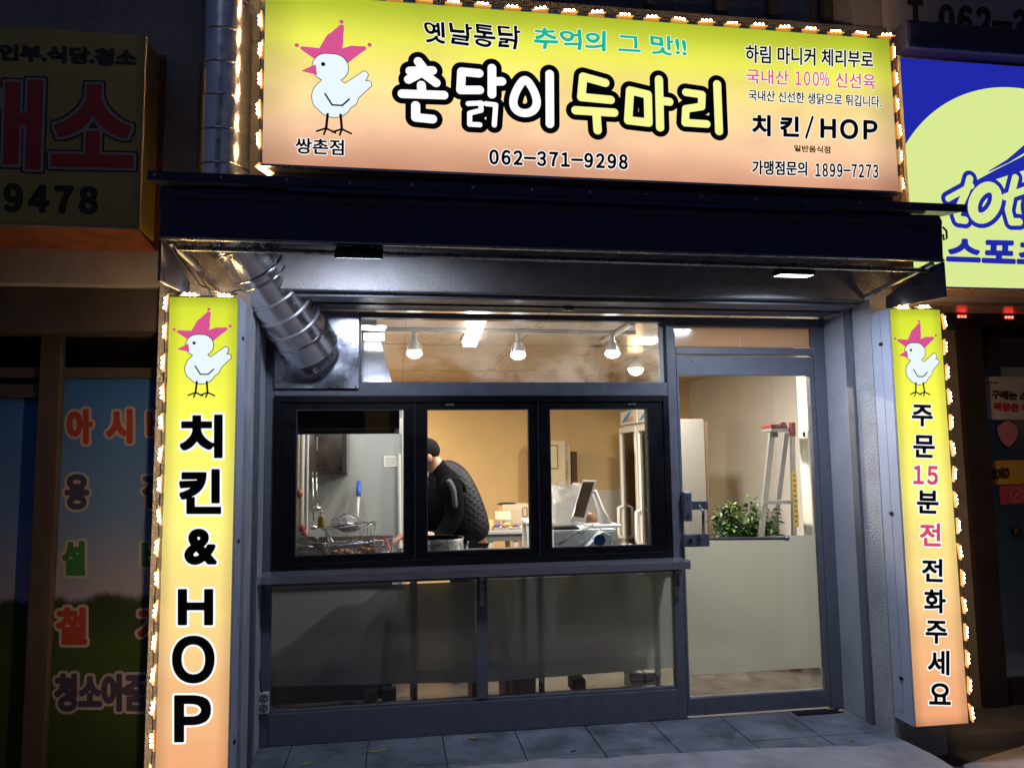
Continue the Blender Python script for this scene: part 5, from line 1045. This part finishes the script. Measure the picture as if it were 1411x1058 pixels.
def TY(t, quad, layers, h=.003, sp=1): print_text(ys, t, quad, Yy, layers, h, sp, pn=6 if t in '소개' else None)
TY('소', [(72, 115), (188, 118), (184, 232), (70, 230)], [(dki, .034, .0004, 'letter_shadow'), (gry, .026, .001, 'letter_outline'), (rdk, .014, .0016, 'letter')])
TY('개', [(-70, 108), (60, 111), (56, 234), (-72, 232)], [(dki, .034, .0004, 'letter_shadow'), (gry, .026, .001, 'letter_outline'), (rdk, .014, .0016, 'letter')])
TY('인부.식당.청소', [(-2, 60), (189, 68), (188, 93), (-2, 84)], [(dki, .006, .0005, 'lettering')])
TY('９４７８', [(5, 252), (136, 257), (135, 296), (4, 293)], [(dki, .009, .0005, 'lettering')], sp=.68)
# left shop window
lw_ = thing('left_shop_glazing', 'dark unlit shop window with blue sky film on the left', 'shop window', (-2.2, -.2, 0)); fbz = mat('frame_bronze', (.075, .06, .062), .5, vary=(5, .2)); ly_ = -.20
def lbar(a_, nm='frame_bar', y0=ly_-.03, y1=ly_+.04): return put(nm, bx(a_[0], y0, a_[1], a_[2], y1, a_[3]), fbz, lw_, bevel=.003)
zt_ = P(100, 507, ly_).z; zl = P(100, 521, ly_).z; mxa, mxb = -1.815, -1.715
put('box_beam', bx(-4.6, -.40, 2.20, -1.181, -.10, 2.419), mat('shutter_dark', (.07, .06, .06), .6, vary=(3, .3)), lw_, bevel=.006)
lbar((-4.6, zl, -1.181, zt_)); lbar((mxa, -.1, mxb, 2.199), y0=ly_-.05)
lbar((-1.22, -.1, -1.181, zl-.001)); lbar((-4.6, -.1, mxa-.001, -.02)); lbar((mxb+.001, -.1, -1.221, -.02))
pz0 = P(100, 540, ly_).z
lbar((-4.6, P(20, 548, ly_).z, mxa-.001, P(20, 530, ly_).z))
put('pane', bx(-4.6, ly_, zt_+.001, mxa-.001, ly_+.006, 2.2), CLEAR, lw_); put('pane', bx(mxb+.001, ly_, zt_+.001, -1.181, ly_+.006, 2.2), CLEAR, lw_)
# film print: sky over trees and a meadow
fm_ = bpy.data.materials.new('meadow_print'); fm_.use_nodes = True; n_ = fm_.node_tree; b_ = n_.nodes['Principled BSDF']; b_.inputs['Roughness'].default_value = .35
tc2 = n_.nodes.new('ShaderNodeTexCoord'); sp2 = n_.nodes.new('ShaderNodeSeparateXYZ'); n_.links.new(tc2.outputs['Object'], sp2.inputs[0]); no2 = n_.nodes.new('ShaderNodeTexNoise'); no2.inputs['Scale'].default_value = 6; no2.inputs['Detail'].default_value = 8; n_.links.new(tc2.outputs['Object'], no2.inputs['Vector'])
ma = n_.nodes.new('ShaderNodeMath'); ma.operation = 'MULTIPLY_ADD'; ma.inputs[1].default_value = .16; n_.links.new(no2.outputs[0], ma.inputs[0]); n_.links.new(sp2.outputs[2], ma.inputs[2])
mr2 = n_.nodes.new('ShaderNodeMapRange'); mr2.inputs['From Min'].default_value = 0; mr2.inputs['From Max'].default_value = 2.1; n_.links.new(ma.outputs[0], mr2.inputs[0]); cr2 = n_.nodes.new('ShaderNodeValToRGB'); n_.links.new(mr2.outputs[0], cr2.inputs[0])
el = cr2.color_ramp.elements; st2 = [(0, (.03, .06, .015)), (.34, (.035, .07, .018)), (.37, (.03, .05, .02)), (.44, (.025, .04, .02)), (.455, (.26, .27, .42)), (.65, (.11, .21, .48)), (1, (.03, .15, .5))]
while len(el) < len(st2): el.new(.5)
for k, (p_, c_) in enumerate(st2): el[k].position = p_; el[k].color = (*c_, 1)
n_.links.new(cr2.outputs[0], b_.inputs['Base Color'])
for a_ in ((-4.6, mxa-.002), (mxb+.002, -1.221)):
    zz = P(20, 548, ly_).z if a_[0] < -3 else zl
    put('picture_film', bx(a_[0], ly_+.001, -.019, a_[1], ly_+.005, zz-.002), fm_, lw_)
YL = ly_+.0005
lr = mat('red_film', (.30, .04, .025), .6); lg = mat('green_film', (.02, .14, .04), .6); lb = mat('blue_film', (.04, .04, .10), .5); lwt = mat('white_film', (.36, .33, .38), .6)
for t, x0, y0, x1, y1, mm in (('아', 92, 563, 128, 612, lr), ('시', 146, 563, 183, 611, lr), ('바', 202, 563, 238, 611, lr), ('용', 89, 653, 123, 702, lb), ('접', 196, 653, 232, 700, lb), ('설', 85, 745, 118, 793, lg), ('비', 195, 743, 232, 791, lg), ('철', 77, 836, 120, 888, lr), ('거', 189, 836, 228, 886, lr), ('청소아줌마', 75, 927, 236, 980, lb)):
    print_text(lw_, t, [(x0, y0), (x1, y0), (x1, y1), (x0, y1)], YL, [(lwt, .022, .0005, 'letter_outline'), (mm, .009, .001, 'letter')], .003)
struct('left_interior', bx(-6, .1, -.2, -1.2, .14, 2.45), mat('dim', (.02, .02, .02), .9))
struct('left_sill', bx(-6, -.45, -.12, -1.18, -.17, -.1), M['dark_wall'])

# ------------------------------------------------------------------ neighbour on the right
ts = thing('lottery_sign', 'bright blue and yellow green lit sign of the sports betting shop', 'sign', (4, -.5, 2.4)); tx0 = 2.845; tz0, tz1 = 2.452, 3.80; ty_ = -.65
blue = emis('toto_blue', sr(38, 48, 190), .75); yg = emis('toto_green', sr(222, 240, 150), .96)
put('sign_face', bx(tx0+.01, ty_, tz0+.01, 6.2, ty_+.004, tz1), blue, ts); put('sign_case', bx(tx0, ty_+.0045, tz0, 6.2, -.471, tz1+.01), mat('case_red', (.35, .2, .18), .5, vary=(4, .2)), ts)
put('case_edge', bx(tx0, ty_-.006, tz0, 6.2, ty_+.004, tz0+.009), mat('edge_wh', (.6, .55, .3), .4), ts); put('case_edge', bx(tx0-.002, ty_-.006, tz0, tx0+.009, ty_+.004, tz1+.01), MATS['edge_wh'], ts)
# the big pale disc, cut off by the sign's edges
cpx = P(1397, 350, ty_); topz = P(1395, 121, ty_).z; cc = (3.62, None)
lft = P(1243, 208, ty_)      # where the disc meets the sign's left edge
cx_ = P(1395, 121, ty_).x; dx_ = cx_-lft.x; dz_ = topz-lft.z; Rr = (dx_*dx_+dz_*dz_)/(2*dz_); czz = topz-Rr
f = Field(tx0+.01, tz0+.01, 6.2, tz1, .006, .01); X = f.X[None, :]; Z = f.Z[:, None]
f.D = np.maximum(np.hypot((X-cx_), Z-czz)-Rr, np.maximum(np.maximum(tx0+.012-X, X-6.19), np.maximum(tz0+.012-Z, Z-(tz1-.002))))
f.D = np.minimum(f.D, np.maximum(np.maximum(Z-czz, tz0+.012-Z), np.maximum(tx0+.012-X, X-(cx_+Rr)))); put('pale_disc', f.mesh(0, ty_-.0008, 'disc'), yg, ts)
def tq(x, y): p = P(1200+x/2.403, y/2.403, ty_); return (p.x, p.z)
def c5(x, y): p = P(1100+x/4.537, 230+y/4.537, ty_); return (p.x, p.z)
def strokes(parent, sts, Y, mm, name, g=0., cell=.003):
    ps = [p for s_ in sts for p in s_[1]]; f = Field(min(p[0] for p in ps)-.06, min(p[1] for p in ps)-.06, max(p[0] for p in ps)+.06, max(p[1] for p in ps)+.06, cell, .06)
    for s_ in sts:
        rr = s_[0]
        for i, (a_, b__) in enumerate(zip(s_[1], s_[1][1:])): f.cap(a_, b__, rr[i] if hasattr(rr, '__len__') else rr, rr[i+1] if hasattr(rr, '__len__') else rr)
    put(name, f.mesh(g, Y, name), mm, parent)
def ell(cx, cy, rx, ry, sh=0, n=26): return [c5(cx+rx*math.cos(2*math.pi*k/n)-sh*math.sin(2*math.pi*k/n)*ry, cy+ry*math.sin(2*math.pi*k/n)) for k in range(n+1)]
word = [(.022, [c5(1070, 75), c5(1050, 150), c5(1005, 250), c5(990, 300), c5(1000, 330), c5(1040, 335)]), (.018, [c5(935, 200), c5(1080, 120)]),
        (.032, ell(1165, 225, 72, 98, .25)), (.022, [c5(1355, 70), c5(1330, 170), c5(1310, 270), c5(1330, 345), c5(1380, 345)]), (.02, [c5(1290, 190), c5(1460, 130)]),
        (.032, ell(1520, 225, 72, 98, .25))]
strokes(ts, word, ty_-.0016, blue, 'wordmark_outline', .026); strokes(ts, word, ty_-.0024, yg, 'wordmark')
strokes(ts, [([.010, .026, .040, .05], [c5(1075, 118), c5(1240, 48), c5(1411, -22), c5(1620, -130)])], ty_-.0012, blue, 'swoosh')
strokes(ts, [([.003, .010, .022], [c5(1192, 28), c5(1310, -35), c5(1440, -130)])], ty_-.0012, blue, 'swoosh')
print_text(ts, '스포츠토토', [(1306, 327), (1540, 332), (1540, 369), (1303, 361)], ty_, [(blue, .010, .001, 'lettering')])
# upper grey banner with the phone number
ub = thing('phone_banner', 'unlit grey banner with a black phone number above the betting shop sign', 'banner', (4, -.5, 4.1)); ax_, az_ = P(1222, 48, -.5).x, 3.995
put('banner_face', bx(ax_, -.53, az_+.01, 6.2, -.4705, 4.8), mat('banner_grey', (.34, .33, .38), .7, vary=(2, .1)), ub)
print_text(ub, 'Ｔ．', [(1250, -2), (1282, 0), (1282, 45), (1251, 43)], -.53, [(dki, .012, .0006, 'lettering')], space=.7)
print_text(ub, '０６２－３７１', [(1293, 5), (1466, 18), (1466, 66), (1293, 47)], -.53, [(dki, .012, .0006, 'lettering')], space=.60)
hz_ = thing('awning_housing', 'dark blue folded awning housing over the betting shop sign', 'awning', (4, -.7, 3.9)); put('housing', bx(tx0+.0, -.74, 3.815, 6.2, -.4705, 3.985), mat('housing_navy', (.03, .03, .09), .5, vary=(3, .2)), hz_, bevel=.02); put('lip', bx(tx0, -.752, 3.812, 6.2, -.742, 3.84), M['navy_metal'], hz_)
# recessed entrance to the right
struct('recess_soffit', bx(3.006, -.47, 2.40, 8, .5, 2.4195), mat('soffit_red', (.2, .15, .14), .4, vary=(5, .2)))
rs_ = thing('red_led_strip', 'red LED display strip above the betting shop door', 'LED strip', (3.7, -.2, 2.3)); lz = P(1326, 436, -.25).z
put('strip_housing', bx(3.02, -.24, lz-.05, 6.2, -.18, lz+.07), mat('black_gloss', (.012, .008, .008), .25), rs_, bevel=.004)
dxs = P(1391, 437, -.25).x-P(1326, 436, -.25).x
for k in range(6):
    x = P(1326, 436, -.25).x+k*dxs
    o = put('led_module', bx(x-.05, -.246, lz-.012, x+.05, -.241, lz+.012), MATS['black_gloss'], rs_)
    for s in (-1, 0, 1): put('red_led', MB().ball((x+s*.022, -.247, lz), .0075, seg=8, rings=5), emis('led_red', (1, .03, .02), 24), o, smooth=True)
dkb = mat('brown_frame', (.03, .022, .022), .45, vary=(4, .3))
rd_ = thing('right_door', 'dark brown framed glass door of the betting shop with stickers', 'door', (4.2, .05, 0)); dy = .0
dl = P(1350, 520, dy).x; dtz = P(1380, 505, dy).z
put('jamb', bx(3.007, -.06, -.12, 3.57, .05, 2.32), mat('jamb_grey', (.26, .22, .19), .7, vary=(3, .2)), rd_); put('jamb_head', bx(3.007, -.07, 2.321, 3.57, .05, 2.39), mat('jamb_dark', (.05, .04, .04), .6), rd_); put('frame_bar', bx(3.571, -.09, -.12, dl-.04, .05, 2.39), dkb, rd_, bevel=.004)
put('door_rail', bx(dl-.039, -.02, dtz, 6, .04, dtz+.12), dkb, rd_, bevel=.004); put('transom_panel', bx(dl-.039, .0, dtz+.121, 6, .03, 2.39), mat('dk_glass', (.015, .012, .012), .1), rd_); put('stile', bx(dl-.039, -.02, .1, dl, .04, dtz-.001), dkb, rd_, bevel=.003)
put('bottom_rail', bx(dl-.039, -.02, -.11, 6, .04, P(1380, 935, dy).z), dkb, rd_, bevel=.004)
put('pane', bx(dl+.001, .0, P(1380, 935, dy).z, 6, .008, dtz-.001), CLEAR, rd_); put('door_film', bx(dl+.001, .0085, P(1380, 935, dy).z, 6, .012, dtz-.001), mat('film_green', (.55, .66, .58), .5), rd_)
def poster(x0, y0, x1, y1, mm, nm='poster', y=-.0025): a_ = prect(x0, y0, x1, y1, 0); return put(nm, bx(a_[0], y, a_[1], a_[2], y+.0015, a_[3]), mm, rd_)
poster(1353, 519, 1440, 578, mat('poster_grey', (.5, .46, .46), .6)); poster(1361, 634, 1440, 667, mat('poster_ochre', (.5, .28, .04), .6)); poster(1377, 668, 1440, 694, mat('poster_red', (.42, .05, .07), .6))
def TR(t, q, mm, g=.003): print_text(rd_, t, q, -.0025, [(mm, g, .0008, 'lettering')], .0025)
TR('구매는 스포츠', [(1366, 537), (1440, 541), (1440, 553), (1366, 550)], dki, .005); TR('적중은 나눔', [(1368, 554), (1432, 557), (1432, 569), (1368, 566)], rdk, .005); TR('스포츠토토', [(1356, 525), (1376, 526), (1376, 529), (1356, 528)], dki, .001)
TR('toto', [(1366, 645), (1391, 641), (1391, 659), (1365, 661)], dki, .006)
f = Field(*[*map(float, (P(1372, 578, 0).x, P(1372, 620, 0).z, P(1404, 578, 0).x, P(1404, 574, 0).z))], .003, .01)
def d0(x, y): p = P(x, y, 0); return (p.x, p.z)
f.poly([d0(1388, 578), d0(1403, 587), d0(1402, 602), d0(1396, 612), d0(1389, 617), d0(1380, 610), d0(1374, 598), d0(1373, 587)]); put('shield_outline', f.mesh(.004, -.0031, 'shield'), dki, rd_); put('shield', f.mesh(-.003, -.0036, 'shield'), mat('shield_pink', (.45, .16, .2), .6), rd_)
f = Field(*d0(1388, 694), *d0(1412, 668), .003, .02); n_c = [d0(1401+9*math.cos(k*.3), 681+9*math.sin(k*.3)) for k in range(22)]; f.line(n_c, .004); f.line([d0(1395, 687), d0(1407, 675)], .004); put('no_entry_ring', f.mesh(0, -.0036, 'ring'), mat('ring_pink', (.4, .2, .2), .6), rd_)
put('door_knob', MB().lathe(P(1402, 732, -.02), [(.03, 0), (.03, .01), (.02, .02)], 16, (0, -1, 0)), dkb, rd_, smooth=40)
struct('right_threshold', bx(3.006, -.45, -.12, 7, -.065, -.03), M['dark_wall']); struct('right_interior', bx(3.73, .1, -.1, 8, .12, 2.4), MATS['dim'])
